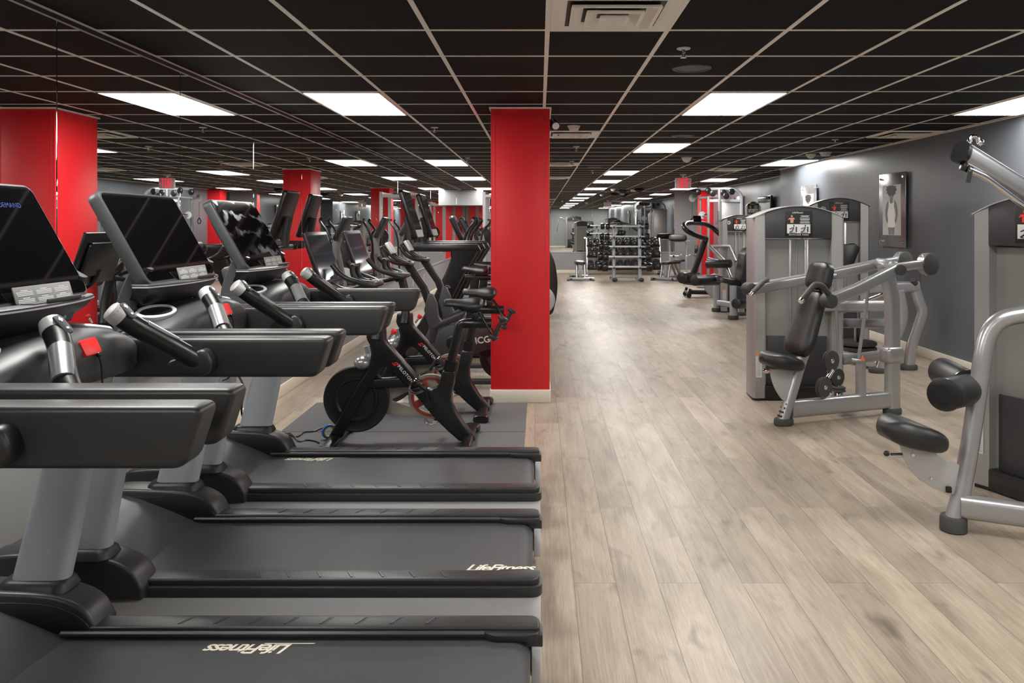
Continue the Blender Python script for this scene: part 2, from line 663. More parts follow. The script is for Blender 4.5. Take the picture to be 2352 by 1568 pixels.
# mirror panels on the left wall and on the far wall
MZ0, MZ1 = 0.66, 2.468
y = 3.65-1.255*5
k = 0
while y < YF-0.2:
    y1 = min(y+1.255, YF-0.02)
    g = G()
    g.box((XL-0.006, (y+y1)/2, (MZ0+MZ1)/2), (0.011, y1-y-0.003, MZ1-MZ0), bev=0.003, seg=1)
    o = g.obj('wall_mirror', 'mirror')
    if y < 2.4:
        lab = 'frameless wall mirror panel beside the nearest treadmills on the left wall'
    else:
        lab = ('frameless tall mirror panel on the left wall, %s from the left edge of the photo' %
               ('second third fourth fifth sixth seventh eighth ninth tenth eleventh twelfth thirteenth fourteenth fifteenth sixteenth seventeenth eighteenth'.split()[k-4]))
    tag(o, lab, 'mirror', 'mirror panels along the left wall')
    y += 1.255
    k += 1
g = G()
g.box((XL-0.004, (YB+YF)/2, MZ0-0.008), (0.02, YF-YB, 0.014))
g.box((XL-0.005, (YB+YF)/2, MZ1+0.002), (0.016, YF-YB, 0.005))
struct(g.obj('trim_mirror_left', 'bright_silver'))
g = G()
g.box((XL-0.008, (YB+YF)/2, (MZ1+CEIL)/2+0.002), (0.012, YF-YB, CEIL-MZ1-0.006))
struct(g.obj('trim_mirror_top', 'header_black'))
fx = [-1.55, 0.35, 1.62, 2.89, 4.14]
names_ = ['leftmost, behind the dark flywheel housing', 'behind the dumbbell rack', 'behind the barbell rack', 'rightmost, beside the cable tower']
for i in range(4):
    g = G()
    g.box(((fx[i]+fx[i+1])/2, YF-0.006, (MZ0+MZ1+0.04)/2), (fx[i+1]-fx[i]-0.004, 0.011, MZ1+0.04-MZ0), bev=0.0015, seg=1)
    tag(g.obj('wall_mirror', 'mirror'), 'frameless mirror panel on the far wall, '+names_[i], 'mirror', 'mirror panels on the far wall')
g = G()
g.box(((fx[0]+fx[-1])/2, YF-0.008, MZ0-0.01), (fx[-1]-fx[0], 0.018, 0.02))
struct(g.obj('trim_mirror_far', 'bright_silver'))

# grey bulkhead and red panelling in the far left corner
wallbox('wall_bulkhead', XL, -1.62, 22.4, YF, 2.05, CEIL, 'bulkhead_grey')
wallbox('pillar_corner', 4.62, XR2, 22.3, 22.75, 0.0, CEIL, 'red_paint')
g = G()
for x in (-2.05, -1.75):
    g.box((x, YF-0.01, 1.05), (0.2, 0.02, 2.0))
struct(g.obj('trim_red_panels', 'red_paint'))
# ------------------------------------------------------------------ ceiling lights, vents, sensors
def ceiling_light(col, n0, label):
    x0, x1 = gx0+DX*col+0.012, gx0+DX*(col+1)-0.012
    y0, y1 = yn(n0)+0.012, yn(n0+2)-0.012
    t = thing('ceiling_light', label, 'ceiling light', ((x0+x1)/2, (y0+y1)/2, CEIL), 0, 'flush ceiling light panels')
    g = G()
    w, d = (x1-x0), (y1-y0)
    for sx in (-1, 1):
        g.box((sx*(w/2-0.006), 0, -0.005), (0.012, d, 0.012))
        g.box((0, sx*(d/2-0.006), -0.005), (w, 0.012, 0.012))
    g.obj('frame', 'white_plastic', t)
    g = G()
    g.box((0, 0, -0.004), (w-0.022, d-0.022, 0.006))
    g.obj('diffuser', 'light_panel', t)
    return t
CL = 'white flush ceiling light panel '
for col, n0, lab in (
        (2, 3, CL+'nearest in the row right of the red pillar'), (2, 9, CL+'second in the row right of the red pillar'),
        (2, 17, CL+'third in the row right of the red pillar'), (2, 22, CL+'fourth in the row right of the red pillar'),
        (2, 28, CL+'last before the far mirror, right of the red pillar'),
        (-3, 3, CL+'largest above the treadmills beside the mirror'), (-3, 13, CL+'second in the row beside the left mirror'),
        (-3, 20, CL+'third in the row beside the left mirror'), (-3, 28, CL+'farthest in the row beside the left mirror'),
        (6, 3, CL+'at the right edge of the photo above the pulldown machine'), (6, 13, CL+'along the slate wall above the small poster'),
        (6, 21, CL+'behind the exit sign along the right side'), (6, 28, CL+'farthest on the right above the cable tower'),
        (-3, -3, CL+'out of view above the nearest treadmill'), (2, -3, CL+'out of view above the camera aisle'), (6, -3, CL+'out of view above the near right corner'),
        (-3, -9, CL+'out of view at the rear left'), (2, -9, CL+'out of view at the rear middle'), (6, -9, CL+'out of view at the rear right')):
    ceiling_light(col, n0, lab)

def ceiling_vent(col, n0, label):
    x0, x1 = gx0+DX*col+0.013, gx0+DX*(col+1)-0.013
    y0, y1 = yn(n0)+0.013, yn(n0+1)-0.013
    t = thing('ceiling_vent', label, 'ceiling vent', ((x0+x1)/2, (y0+y1)/2, CEIL), 0, 'square ceiling air vents')
    W = x1-x0
    def ring(a, b, z0, z1):
        return [[(s*a, q*a, z0) for s, q in ((-1, -1), (1, -1), (1, 1), (-1, 1))], [(s*b, q*b, z1) for s, q in ((-1, -1), (1, -1), (1, 1), (-1, 1))]]
    g = G()
    for i in range(4):
        a = W/2-0.004 if i == 0 else None
    g.loft(ring(W/2, W/2-0.012, -0.010, -0.012), cap=False)
    g.loft(ring(W/2-0.012, 0.222, -0.012, -0.0025), cap=False)
    g.loft(ring(W/2, W/2, -0.012, 0.004), cap=False)
    g.obj('outer_frame', 'vent_white', t)
    for k, a in enumerate((0.20, 0.13, 0.065)):
        g = G()
        g.loft([[(s*r, q*r, z) for s, q in ((-1, -1), (1, -1), (1, 1), (-1, 1))] for r, z in ((a-0.055, 0.0), (a, -0.014-0.006*k), (a+0.004, -0.026-0.006*k), (a-0.012, -0.026-0.006*k), (a-0.02, -0.016-0.006*k), (a-0.06, 0.0))], cap=False)
        g.obj('louver_ring', 'vent_white', t)
    g = G()
    g.box((0, 0, -0.001), (0.45, 0.45, 0.002))
    g.obj('dark_throat', 'deep_black', t)
    return t
CV = 'white square ceiling air vent '
ceiling_vent(0, -1, CV+'largest, at the top edge left of the sprinkler')
ceiling_vent(0, 7, CV+'just right of the red pillar behind the smoke detector')
ceiling_vent(0, 14, CV+'third down the row right of the red pillar')
ceiling_vent(0, 20, CV+'farthest in the row right of the red pillar')
ceiling_vent(6, 7, CV+'beside the slate wall above the large poster')
ceiling_vent(5, 16, CV+'right of and above the exit sign')

def sprinkler(x, y, label):
    t = thing('fire_sprinkler', label, 'sprinkler', (x, y, CEIL), 0, 'ceiling sprinklers')
    g = G()
    g.lathe([(0.012, 0), (0.038, 0), (0.040, -0.004), (0.036, -0.008), (0.014, -0.010), (0.012, -0.004)], seg=20)
    g.obj('escutcheon', 'bright_silver', t)
    g = G()
    g.cyl((0, 0, -0.004), (0, 0, -0.034), 0.008, 0.006, 10)
    for s in (-1, 1):
        g.tube([(s*0.006, 0, -0.022), (s*0.013, 0, -0.036), (0, 0, -0.052)], 0.003, 6)
    g.cyl((0, 0, -0.052), (0, 0, -0.056), 0.018, 0.018, 14)
    g.obj('nozzle', 'chrome', t)
SP = 'small chrome fire sprinkler on the black ceiling '
sprinkler(*at(1570, 110, 1772/404.)[:2], SP+'above the round speaker')
sprinkler(*at(998, 292, 1772/222.)[:2], SP+'left of the red pillar')
sprinkler(*at(1324, 336, 1772/178.)[:2], 'small chrome fire sprinkler right of the red pillar behind the smoke detector')
sprinkler(*at(1313, 370, 1772/144.)[:2], SP+'second beyond the smoke detector')
sprinkler(*at(1074, 362, 1772/152.)[:2], SP+'beside the second left light panel')
sprinkler(*at(1918, 320, 1772/194.)[:2], SP+'near the slate wall')
sprinkler(*at(1360, 391, 1772/123.)[:2], SP+'left of the third light panel')

def speaker_disc(x, y, label):
    t = thing('ceiling_speaker', label, 'speaker', (x, y, CEIL), 0, 'round ceiling speakers')
    g = G()
    g.lathe([(0.102, 0), (0.124, 0), (0.122, -0.006), (0.116, -0.009), (0.106, -0.007), (0.102, -0.002)], seg=40, ring=True)
    g.obj('rim', 'charcoal_plastic', t)
    g = G()
    g.lathe([(0.001, -0.006), (0.106, -0.004), (0.106, 0.0)], seg=40)
    g.obj('grille', 'dark_plastic', t)
speaker_disc(*at(1589, 156, 1772/358.)[:2], 'round black ceiling speaker nearest, in front of the first light panel')
speaker_disc(*at(1568, 311, 1772/203.)[:2], 'round black ceiling speaker behind the first light panel')
speaker_disc(*at(1366, 383, 1772/131.)[:2], 'round black ceiling speaker left of the third light panel')

def detector(x, y, label, k=1.0, dome=False):
    t = thing('smoke_detector', label, 'smoke detector', (x, y, CEIL), 0, 'white ceiling detectors')
    g = G()
    g.lathe([(0.062*k, 0), (0.066*k, -0.006), (0.062*k, -0.016), (0.05*k, -0.02)], seg=24)
    g.obj('base', 'white_plastic', t)
    g = G()
    if dome:
        g.lathe([(0.052*k, -0.016), (0.05*k, -0.03*k), (0.036*k, -0.052*k), (0.012*k, -0.062*k)], seg=24)
    else:
        g.lathe([(0.054*k, -0.018), (0.054*k, -0.032), (0.046*k, -0.038), (0.046*k, -0.046), (0.04*k, -0.056), (0.01*k, -0.058)], seg=24)
    g.obj('sensor_head', 'white_plastic', t)
WD = 'white '
detector(*at(1318, 290, 1772/226.)[:2], 'cream smoke detector beside the vent right of the red pillar')
detector(*at(1577, 362, 1772/153.)[:2], 'white emergency strobe dome on the ceiling in front of the exit sign', 1.25, True)
detector(*at(1862, 356, 1772/161.)[:2], 'white detector on the ceiling left of the poster light beam', 1.1, True)
detector(*at(1896, 354, 1772/165.)[:2], 'white detector on the ceiling where the light meets the slate wall', 1.3)
detector(*at(1408, 436, 1772/81.)[:2], 'small white ceiling dome left of the black camera domes', 1.2, True)
detector(*at(1392, 443, 1772/74.)[:2], 'small white ceiling dome beyond its twin above the barbell rack', 1.2, True)
detector(*at(1454, 440, 1772/79.)[:2], 'small white detector between the two black camera domes', 1.4)
for px, py, lab in ((1468, 433, 'right'), (1427, 448, 'left')):
    p = at(px, py, 1772/(514-py))
    if p.y > 22:
        p = Vector((2.42, 22.6, 0))
    t = thing('dome_camera', 'black ceiling dome camera above the barbell rack, the %s one of two' % lab, 'camera', (p.x, p.y, CEIL), 0, 'black dome cameras')
    g = G()
    g.lathe([(0.1, 0), (0.13, -0.01), (0.14, -0.04), (0.12, -0.06)], seg=24)
    g.obj('housing', 'satin_black', t)
    g = G()
    g.ball((0, 0, -0.055), (0.1, 0.1, 0.05))
    g.obj('dome', 'gloss_black', t)

# wall spot on the pillar
t = thing('spotlight', 'small black spotlight with white lens on the red pillar near the ceiling', 'spotlight', (0.09, 6.75, 2.36), 0)
g = G()
g.cyl((-0.005, 0, 0.0), (0.02, 0, 0.0), 0.03, seg=16)
g.tube([(0.02, 0, 0), (0.03, 0, 0.0), (0.035, -0.01, 0.015)], 0.01, 8)
g.obj('bracket', 'satin_black', t)
g = G()
g.cyl((0.032, 0.06, 0.04), (0.05, -0.06, -0.005), 0.036, 0.038, 20, 0.004)
g.obj('barrel', 'satin_black', t)
g = G()
g.cyl((0.0495, -0.057, -0.004), (0.051, -0.064, -0.007), 0.032, 0.03, 20)
g.obj('lens', 'flat_white', t)

# exit sign
p = at(1569, 410, 15.4)
t = thing('exit_sign', 'red letter exit sign with right arrow hanging from the ceiling over the aisle', 'exit sign', (p.x, 15.4, CEIL), 0)
g = G()
g.box((0, 0, -0.02), (0.125, 0.06, 0.03), bev=0.004)
g.cyl((0, 0, -0.03), (0, 0, -0.08), 0.02, seg=12)
g.obj('mount', 'white_plastic', t)
g = G()
g.plate((0, -0.025, -0.185), (1, 0, 0), (0, 0, 1), 0.315, 0.215, 0.03, 0.05, 0.008)
g.obj('housing', 'sign_grey', t)
g = G()
def stroke(x, z, w, h, rot=0.0):
    g.box((x, -0.027, -0.187+z), (w, 0.003, h), (0, rot, 0))
stroke(-0.088, 0, 0.015, 0.176)
for z in (-0.08, 0, 0.08):
    stroke(-0.070, z, 0.04, 0.015)
stroke(-0.026, 0, 0.015, 0.182, 0.26)
stroke(-0.026, 0, 0.015, 0.182, -0.26)
stroke(0.022, 0, 0.016, 0.176)
stroke(0.070, 0, 0.016, 0.176)
stroke(0.070, 0.08, 0.056, 0.016)
g.prism([(0.115, -0.155), (0.145, -0.185), (0.115, -0.215), (0.108, -0.207), (0.128, -0.185), (0.108, -0.163)], -0.0285, -0.0255)
g.obj('lettering', 'sign_red', t)
# ---- text must sit on the seen face only; the back stays plain

# ------------------------------------------------------------------ treadmills
def superring(cx, cz, hx, hz, y, e=3.2, n=24):
    r = []
    for k in range(n):
        a = 2*PI*k/n
        c, s = math.cos(a), math.sin(a)
        r.append((cx+hx*math.copysign(abs(c)**(2/e), c), y, cz+hz*math.copysign(abs(s)**(2/e), s)))
    return r

def treadmill(label, y, logo, glass='gloss_black', words=False):
    t = thing('treadmill', label, 'treadmill', (0.005, y, 0), 0, 'treadmills in the row along the mirror')
    # silver side skirts and tail caps
    for s in (-1, 1):
        g = G()
        plan = fillet([(-1.95, s*0.30), (-1.95, s*0.362), (0.0, s*0.362), (0.0, s*0.262)], 0.10, 6)
        inner = fillet([(-0.03, s*0.262), (-0.03, s*0.34), (-1.95+0.02, s*0.34), (-1.95+0.02, s*0.30)], 0.09, 6)
        poly = [(p.x, p.y) for p in (Vector((a[0], a[1], 0)) for a in [(q.x, q.y) for q in [Vector((v[0], v[1])) for v in plan]])]
        poly += [(v[0], v[1]) for v in inner]
        g.prism(poly, 0.035, 0.158, 'z', bev=0.003)
        g.obj('side_skirt', 'bright_silver', t)
    # foot rails
    for s in (-1, 1):
        g = G()
        pl = [(v[0], v[1]) for v in fillet([(-1.62, s*0.272), (-1.62, s*0.37), (0.006, s*0.37), (0.006, s*0.272)], 0.085, 7)]
        g.prism(pl, 0.156, 0.195, 'z', bev=0.004)
        pl2 = [(v[0], v[1]) for v in fillet([(-1.62, s*0.275), (-1.62, s*0.356), (-0.004, s*0.356), (-0.004, s*0.275)], 0.08, 7)]
        g.prism(pl2, 0.19, 0.219, 'z', bev=0.007, seg=3)
        for k in range(8):
            x = -0.36-0.115*k
            g.box((x, s*0.318, 0.2196), (0.008, 0.05, 0.003), (0, 0, -0.5*s), bev=0.001, seg=1)
            g.box((x+0.011, s*0.318, 0.2192), (0.002, 0.05, 0.0014), (0, 0, -0.5*s))
        g.obj('foot_rail', 'black_plastic', t)
        g = G()
        g.box((-0.86, s*0.2665, 0.201), (1.36, 0.014, 0.018), (s*0.5, 0, 0), bev=0.003)
        g.obj('rail_strip', 'charcoal_plastic', t)
        g = G()
        pw = [(-0.20, s*0.275), (-0.15, s*0.245), (-0.05, s*0.243), (-0.01, s*0.255), (-0.004, s*0.285), (-0.2, s*0.285)]
        g.prism(pw, 0.186, 0.208, 'z', bev=0.004)
        g.obj('belt_guard', 'dark_plastic', t)
    # running belt over the tail roller
    g = G()
    prof = [(-1.7, 0.186), (-0.085, 0.186)]
    for k in range(1, 10):
        a = PI/2-PI*k/9
        prof.append((-0.085+0.052*math.cos(a), 0.134+0.052*math.sin(a)))
    prof.append((-1.7, 0.082))
    g.prism(prof, -0.268, 0.268, 'y')
    belt = g.obj('running_belt', 'belt', t)
    lx, ly, up = logo
    g = G()
    g.text('LifeFitness', (lx, ly, 0.1866), (up, 0, 0), (0, up, 0), 0.075, 0.42, 0.0008, bold=0.0012, space=0.86)
    g.prism([(-0.20, -0.030), (-0.04, -0.030), (-0.04, -0.0262), (-0.195, -0.0262)], 0.1864, 0.1871, 'z',
            mtx=Matrix.Translation((lx, ly, 0)) @ Matrix.Rotation(0 if up > 0 else PI, 4, 'Z'))
    g.obj('belt_logo', 'logo_cream', t, 'cream lettering on the belt')
    # motor hood: a ramp that rises from the belt
    g = G()
    rings = []
    for i, yy in enumerate((-0.30, -0.24, -0.12, 0.0, 0.12, 0.24, 0.30)):
        d = 0.02*(1-(abs(yy)/0.30)**2)
        pr = [(-1.50-d*2, 0.185), (-1.56-d, 0.20), (-1.66, 0.245-d), (-1.78, 0.29-d*0.5), (-1.92, 0.315), (-2.0, 0.305), (-2.035, 0.26), (-2.035, 0.05), (-1.50-d*2, 0.05)]
        rings.append([(x, yy, z) for x, z in pr])
    g.loft(rings)
    g.obj('motor_hood', 'charcoal_plastic', t)
    # arched fairings round the foot of each upright
    for s in (-1, 1):
        g = G()
        outer = cr([(-2.03, 0.05), (-2.03, 0.28), (-1.93, 0.325), (-1.7, 0.325), (-1.56, 0.312), (-1.47, 0.27), (-1.43, 0.205)], 6)
        pr = [(p[0], p[1]) for p in [Vector((q[0], q[1])) for q in outer]]+[(-1.43, 0.16), (-1.6, 0.15), (-1.6, 0.05)]
        g.prism(pr, s*0.278, s*0.405, 'y', bev=0.014, seg=3)
        g.obj('upright_fairing', 'black_plastic', t)
        g = G()
        rp = cr([(-1.86, 0.285), (-1.7, 0.298), (-1.56, 0.286), (-1.475, 0.245), (-1.452, 0.20), (-1.53, 0.192), (-1.66, 0.222)], 5, True)
        g.prism([(p[0], p[1]) for p in rp], s*0.272, s*0.279, 'y', bev=0.002)
        g.obj('recess_shade_plate', 'deep_black', t)  # raised plate, not a hollow; its black colour stands for the recess's shade
        g = G()
        g.lathe([(0.03, -0.012), (0.03, 0.012)], (-1.995, s*0.3, 0.03), (0, 1, 0), 20)
        g.lathe([(0.028, -0.012), (0.028, 0.012)], (-0.11, s*0.3, 0.028), (0, 1, 0), 20)
        g.obj('wheel', 'rubber', t)
    # uprights
    for s in (-1, 1):
        g = G()
        path = [(-1.665, s*0.358, 0.30), (-1.60, s*0.368, 0.6), (-1.53, s*0.386, 0.95), (-1.515, s*0.392, 1.03)]
        rings = []
        for (x, yy, z), w in zip(path, (0.185, 0.17, 0.155, 0.15)):
            rings.append([(x+q[0], yy+q[1], z) for q in rrect(w, 0.082, 0.036, 6)])
        g.loft(rings)
        g.obj('upright', 'grey_paint', t)
        g = G()
        g.loft([[(-1.667+q[0], s*0.358+q[1], z) for q in rrect(0.185+e, 0.082+e, 0.04, 6)] for z, e in ((0.312, 0.05), (0.333, 0.036), (0.342, 0.022), (0.348, 0.008))])
        g.obj('upright_collar', 'deep_black', t)
    # handrail arms with pods
    for s in (-1, 1):
        g = G()
        pr = [(v[0], v[1]) for v in fillet([(-1.50, 1.07), (-1.50, 1.005), (-0.742, 1.005), (-0.700, 1.135), (-1.34, 1.135), (-1.50, 1.135), (-1.5, 1.07)], 0.028, 5)]
        g.prism(pr[1:-1], s*0.355, s*0.44, 'y', bev=0.020, seg=4)
        g.obj('handrail', 'black_plastic', t)
        g = G()
        pp = [(v[0], v[1]) for v in fillet([(-1.15, 1.105), (-1.09, 1.105), (-1.068, 1.055), (-1.09, 1.018), (-1.20, 1.018), (-1.225, 1.06), (-1.15, 1.105)], 0.02, 4)]
        g.prism(pp[1:-1], s*0.305, s*0.36, 'y', bev=0.012, seg=3)
        g.obj('grip_pod', 'dark_plastic', t)
        # grip bar rising towards the console
        g = G()
        pth = fillet([(-1.11, s*0.345, 1.05), (-1.19, s*0.285, 1.120), (-1.258, s*0.19, 1.196), (-1.306, s*0.15, 1.245)], 0.05, 4)
        g.tube(pth, 0.031, 28)
        gb = g.obj('grip_bar', 'satin_black', t)
        g = G()
        a, b = Vector((-1.188, s*0.2905, 1.124)), Vector((-1.247, s*0.2085, 1.190))
        g.tube([a, a+(b-a)*0.5, b], 0.0285, 28)
        g.obj('pulse_plate', 'pulse_metal', gb)
        g = G()
        c = Vector((-1.306, s*0.15, 1.245))
        d = Vector((-0.047, -s*0.04, 0.051)).normalized()
        g.tube([c-d*0.028, c-d*0.012, c+d*0.010, c+d*0.014], [0.0325, 0.033, 0.030, 0.024], 16)
        g.obj('grip_cap', 'silver_plate', gb)
        g = G()
        nrm = Vector((0.75, 0, 0.66)).normalized()
        uu = Vector((0, 1, 0))
        vv = nrm.cross(uu).normalized()
        cc = c-d*0.026+nrm*0.033
        g.plate(cc, uu, vv, 0.036, 0.06, 0.01, 0.006, 0.001)
        kp = g.obj('button_pad', 'header_black', gb)
        g = G()
        g.text('+', cc+vv*0.014+nrm*0.001, uu, vv, 0.026, bold=0.002)
        g.text('-', cc-vv*0.012+nrm*0.001, uu, vv, 0.026, bold=0.002)
        g.obj('button_marks', 'logo_white', gb)
    # dashboard between the arms, bulging to the runner
    g = G()
    rings = []
    for i in range(17):
        yy = -0.376+0.047*i
        q = abs(yy)/0.376
        xf = -1.285-0.06*q**2.2
        xb = -1.60+0.05*q**2
        zt = 1.205-0.07*q**2.5
        zb = 1.04-0.02*q
        rings.append(superring((xf+xb)/2, (zt+zb)/2, (xf-xb)/2, (zt-zb)/2, yy, 3.4))
    g.loft(rings)
    g.obj('dashboard', 'charcoal_plastic', t)
    for s in (-1, 1):
        g = G()
        g.lathe([(0.056, -0.006), (0.068, -0.012), (0.071, 0.004), (0.064, 0.010), (0.057, 0.006)], (-1.45, s*0.262, 1.182), (0.05, s*0.22, 0.97), 32, ring=True)
        g.obj('cup_ring', 'bright_silver', t)
        g = G()
        g.lathe([(0.001, -0.006), (0.056, -0.006), (0.056, 0.001), (0.001, 0.001)], (-1.45, s*0.262, 1.184), (0.05, s*0.22, 0.97), 32)
        g.obj('cup_well', 'deep_black', t)
    g = G()
    g.plate((-1.287, 0.0, 1.165), (0, 1, 0), (-0.42, 0, 0.9), 0.082, 0.05, 0.01, 0.03, 0.003)
    tg = g.obj('stop_tag', 'red_plastic', t, 'red emergency stop tag')
    g = G()
    g.tube(cr([(-1.285, 0.015, 1.15), (-1.272, 0.02, 1.12), (-1.270, 0.025, 1.05), (-1.28, 0.03, 0.9), (-1.33, 0.06, 0.86)], 5), 0.003, 6)
    g.ball((-1.276, 0.017, 1.138), 0.008, 10)
    g.obj('tag_cord', 'satin_black', tg)
    # console
    c0, c1 = Vector((-1.448, -0.03, 1.302)), Vector((-1.632, -0.03, 1.628))
    vv = (c1-c0).normalized()
    uu = Vector((0, 1, 0))
    nn = uu.cross(vv)
    mid = (c0+c1)/2
    g = G()
    g.plate(mid, uu, vv, 0.60, (c1-c0).length+0.03, 0.035, 0.05, 0.010, 6)
    g.plate(mid-nn*0.045, uu, vv, 0.44, 0.28, 0.04, 0.04, 0.012, 6)
    cs = g.obj('console', 'charcoal_plastic', t)
    g = G()
    g.plate(mid+nn*0.002, uu, vv, 0.576, (c1-c0).length+0.006, 0.026, 0.006, 0.001, 6)
    sg = g.obj('screen', glass, cs, sharp=15)
    if words:
        g = G()
        o = mid+nn*0.0024+vv*0.12
        g.text('RUN', o+uu*0.09+vv*0.022, uu, vv, 0.02, depth=0.0004)
        g.text('ON DEMAND', o+uu*0.12, uu, vv, 0.024, depth=0.0004)
        g.obj('screen_words', 'screen_text', sg)
    g = G()
    for s in (-1, 1):
        g.sweep(cr([(-1.49, s*0.27, 1.36), (-1.54, s*0.27, 1.26), (-1.565, s*0.275, 1.16), (-1.545, s*0.29, 1.08)], 5), rrect(0.035, 0.07, 0.012, 3), up=(1, 0, 0))
    g.box((-1.57, 0, 1.22), (0.06, 0.5, 0.16), (0, -0.3, 0), bev=0.02)
    g.obj('console_neck', 'charcoal_plastic', t)
    # tray under the screen
    def plan(k, dx=0.0):
        f = [(-1.385-0.055*abs(q)**2.2+dx, 0.31*k*q-0.03) for q in [i/8 for i in range(-8, 9)]]
        return f+[(-1.50+dx, 0.31*k-0.03), (-1.50+dx, -0.31*k-0.03)]
    g = G()
    g.loft([[(x, yy, z) for x, yy in plan(k, dx)] for z, k, dx in ((1.292, 0.985, -0.006), (1.288, 1.0, 0.0), (1.278, 1.0, 0.0))])
    g.obj('tray', 'charcoal_plastic', t)
    g = G()
    g.loft([[(x, yy, z) for x, yy in plan(k, dx)] for z, k, dx in ((1.279, 0.995, -0.002), (1.255, 0.94, -0.012), (1.225, 0.82, -0.04), (1.20, 0.7, -0.08))])
    g.obj('tray_underside', 'dark_plastic', t)
    g = G()
    g.loft([[(x, yy, z) for x, yy in plan(k, dx)] for z, k, dx in ((1.2785, 1.004, 0.001), (1.2835, 1.004, 0.001))], cap=False)
    g.obj('tray_edge', 'bright_silver', t)
    g = G()
    g.plate((-1.422, 0.06, 1.236), (0, 1, 0), (0.35, 0, 1), 0.16, 0.034, 0.006, 0.05, 0.002)
    up = g.obj('port_panel', 'header_black', t)
    g = G()
    for yy in (0.06, 0.11):
        g.box((-1.4195, yy-0.02, 1.238), (0.004, 0.016, 0.012), bev=0.002)
    g.obj('port', 'label_grey', up)
    g = G()
    lab0 = Vector((-1.434, 0.03, 1.296))
    lv = (vv*0.55+Vector((0, 0, 1))*0.45).normalized()
    g.plate(lab0+lv*0.022, (0, 1, 0), lv, 0.26, 0.048, 0.004, 0.003, 0.0005)
    wl = g.obj('warning_label', 'label_grey', t, 'grey notice card propped against the screen')
    g = G()
    wn_ = Vector((0, 1, 0)).cross(lv)
    for r in range(2):
        for q in range(3):
            for ln in range(4):
                g.box(lab0+lv*(0.034-0.022*r-0.0045*ln)+Vector((0, -0.083+0.084*q+random.uniform(-0.004, 0), 0))+wn_*0.0004, (0.0005, 0.07 if ln else 0.03, 0.0026), (0, math.atan2(lv.x, lv.z), 0))
    g.obj('notice_print', 'label_white', wl)
    g = G()
    g.box((-1.412, 0.03, 1.293), (0.04, 0.24, 0.004), bev=0.001)
    g.box((-1.391, 0.045, 1.298), (0.006, 0.16, 0.010), bev=0.002)
    g.obj('device_rest', 'header_black', t)
    return t
treadmill('black treadmill mostly cut off by the left edge, only its armrest showing', 1.26, (-0.9, 0.15, -1))
treadmill('black treadmill nearest the camera with whole console, belt lettering upside down near far rail', 2.23, (-0.915, 0.21, -1), words=True)
treadmill('black treadmill between two others, belt lettering upright at the tail end', 3.20, (-0.16, -0.19, 1))
treadmill('farthest black treadmill of the row, in front of the exercise bike mats', 4.18, (-1.30, 0.22, -1), glass='smudged_glass')
# ------------------------------------------------------------------ strength machines
def V2(*a):
    return Vector(a)

def xf_(x, y, rz):
    return Matrix.Translation((x, y, 0)) @ Matrix.Rotation(rz, 4, 'Z')

class GX(G):
    """a collector whose shapes are carried by a matrix when they become an object"""
    def __init__(s, mtx=None):
        super().__init__()
        s.mtx = mtx
    def obj(s, *a, **k):
        if s.mtx is not None:
            bmesh.ops.transform(s.bm, matrix=s.mtx, verts=s.bm.verts)
        return super().obj(*a, **k)

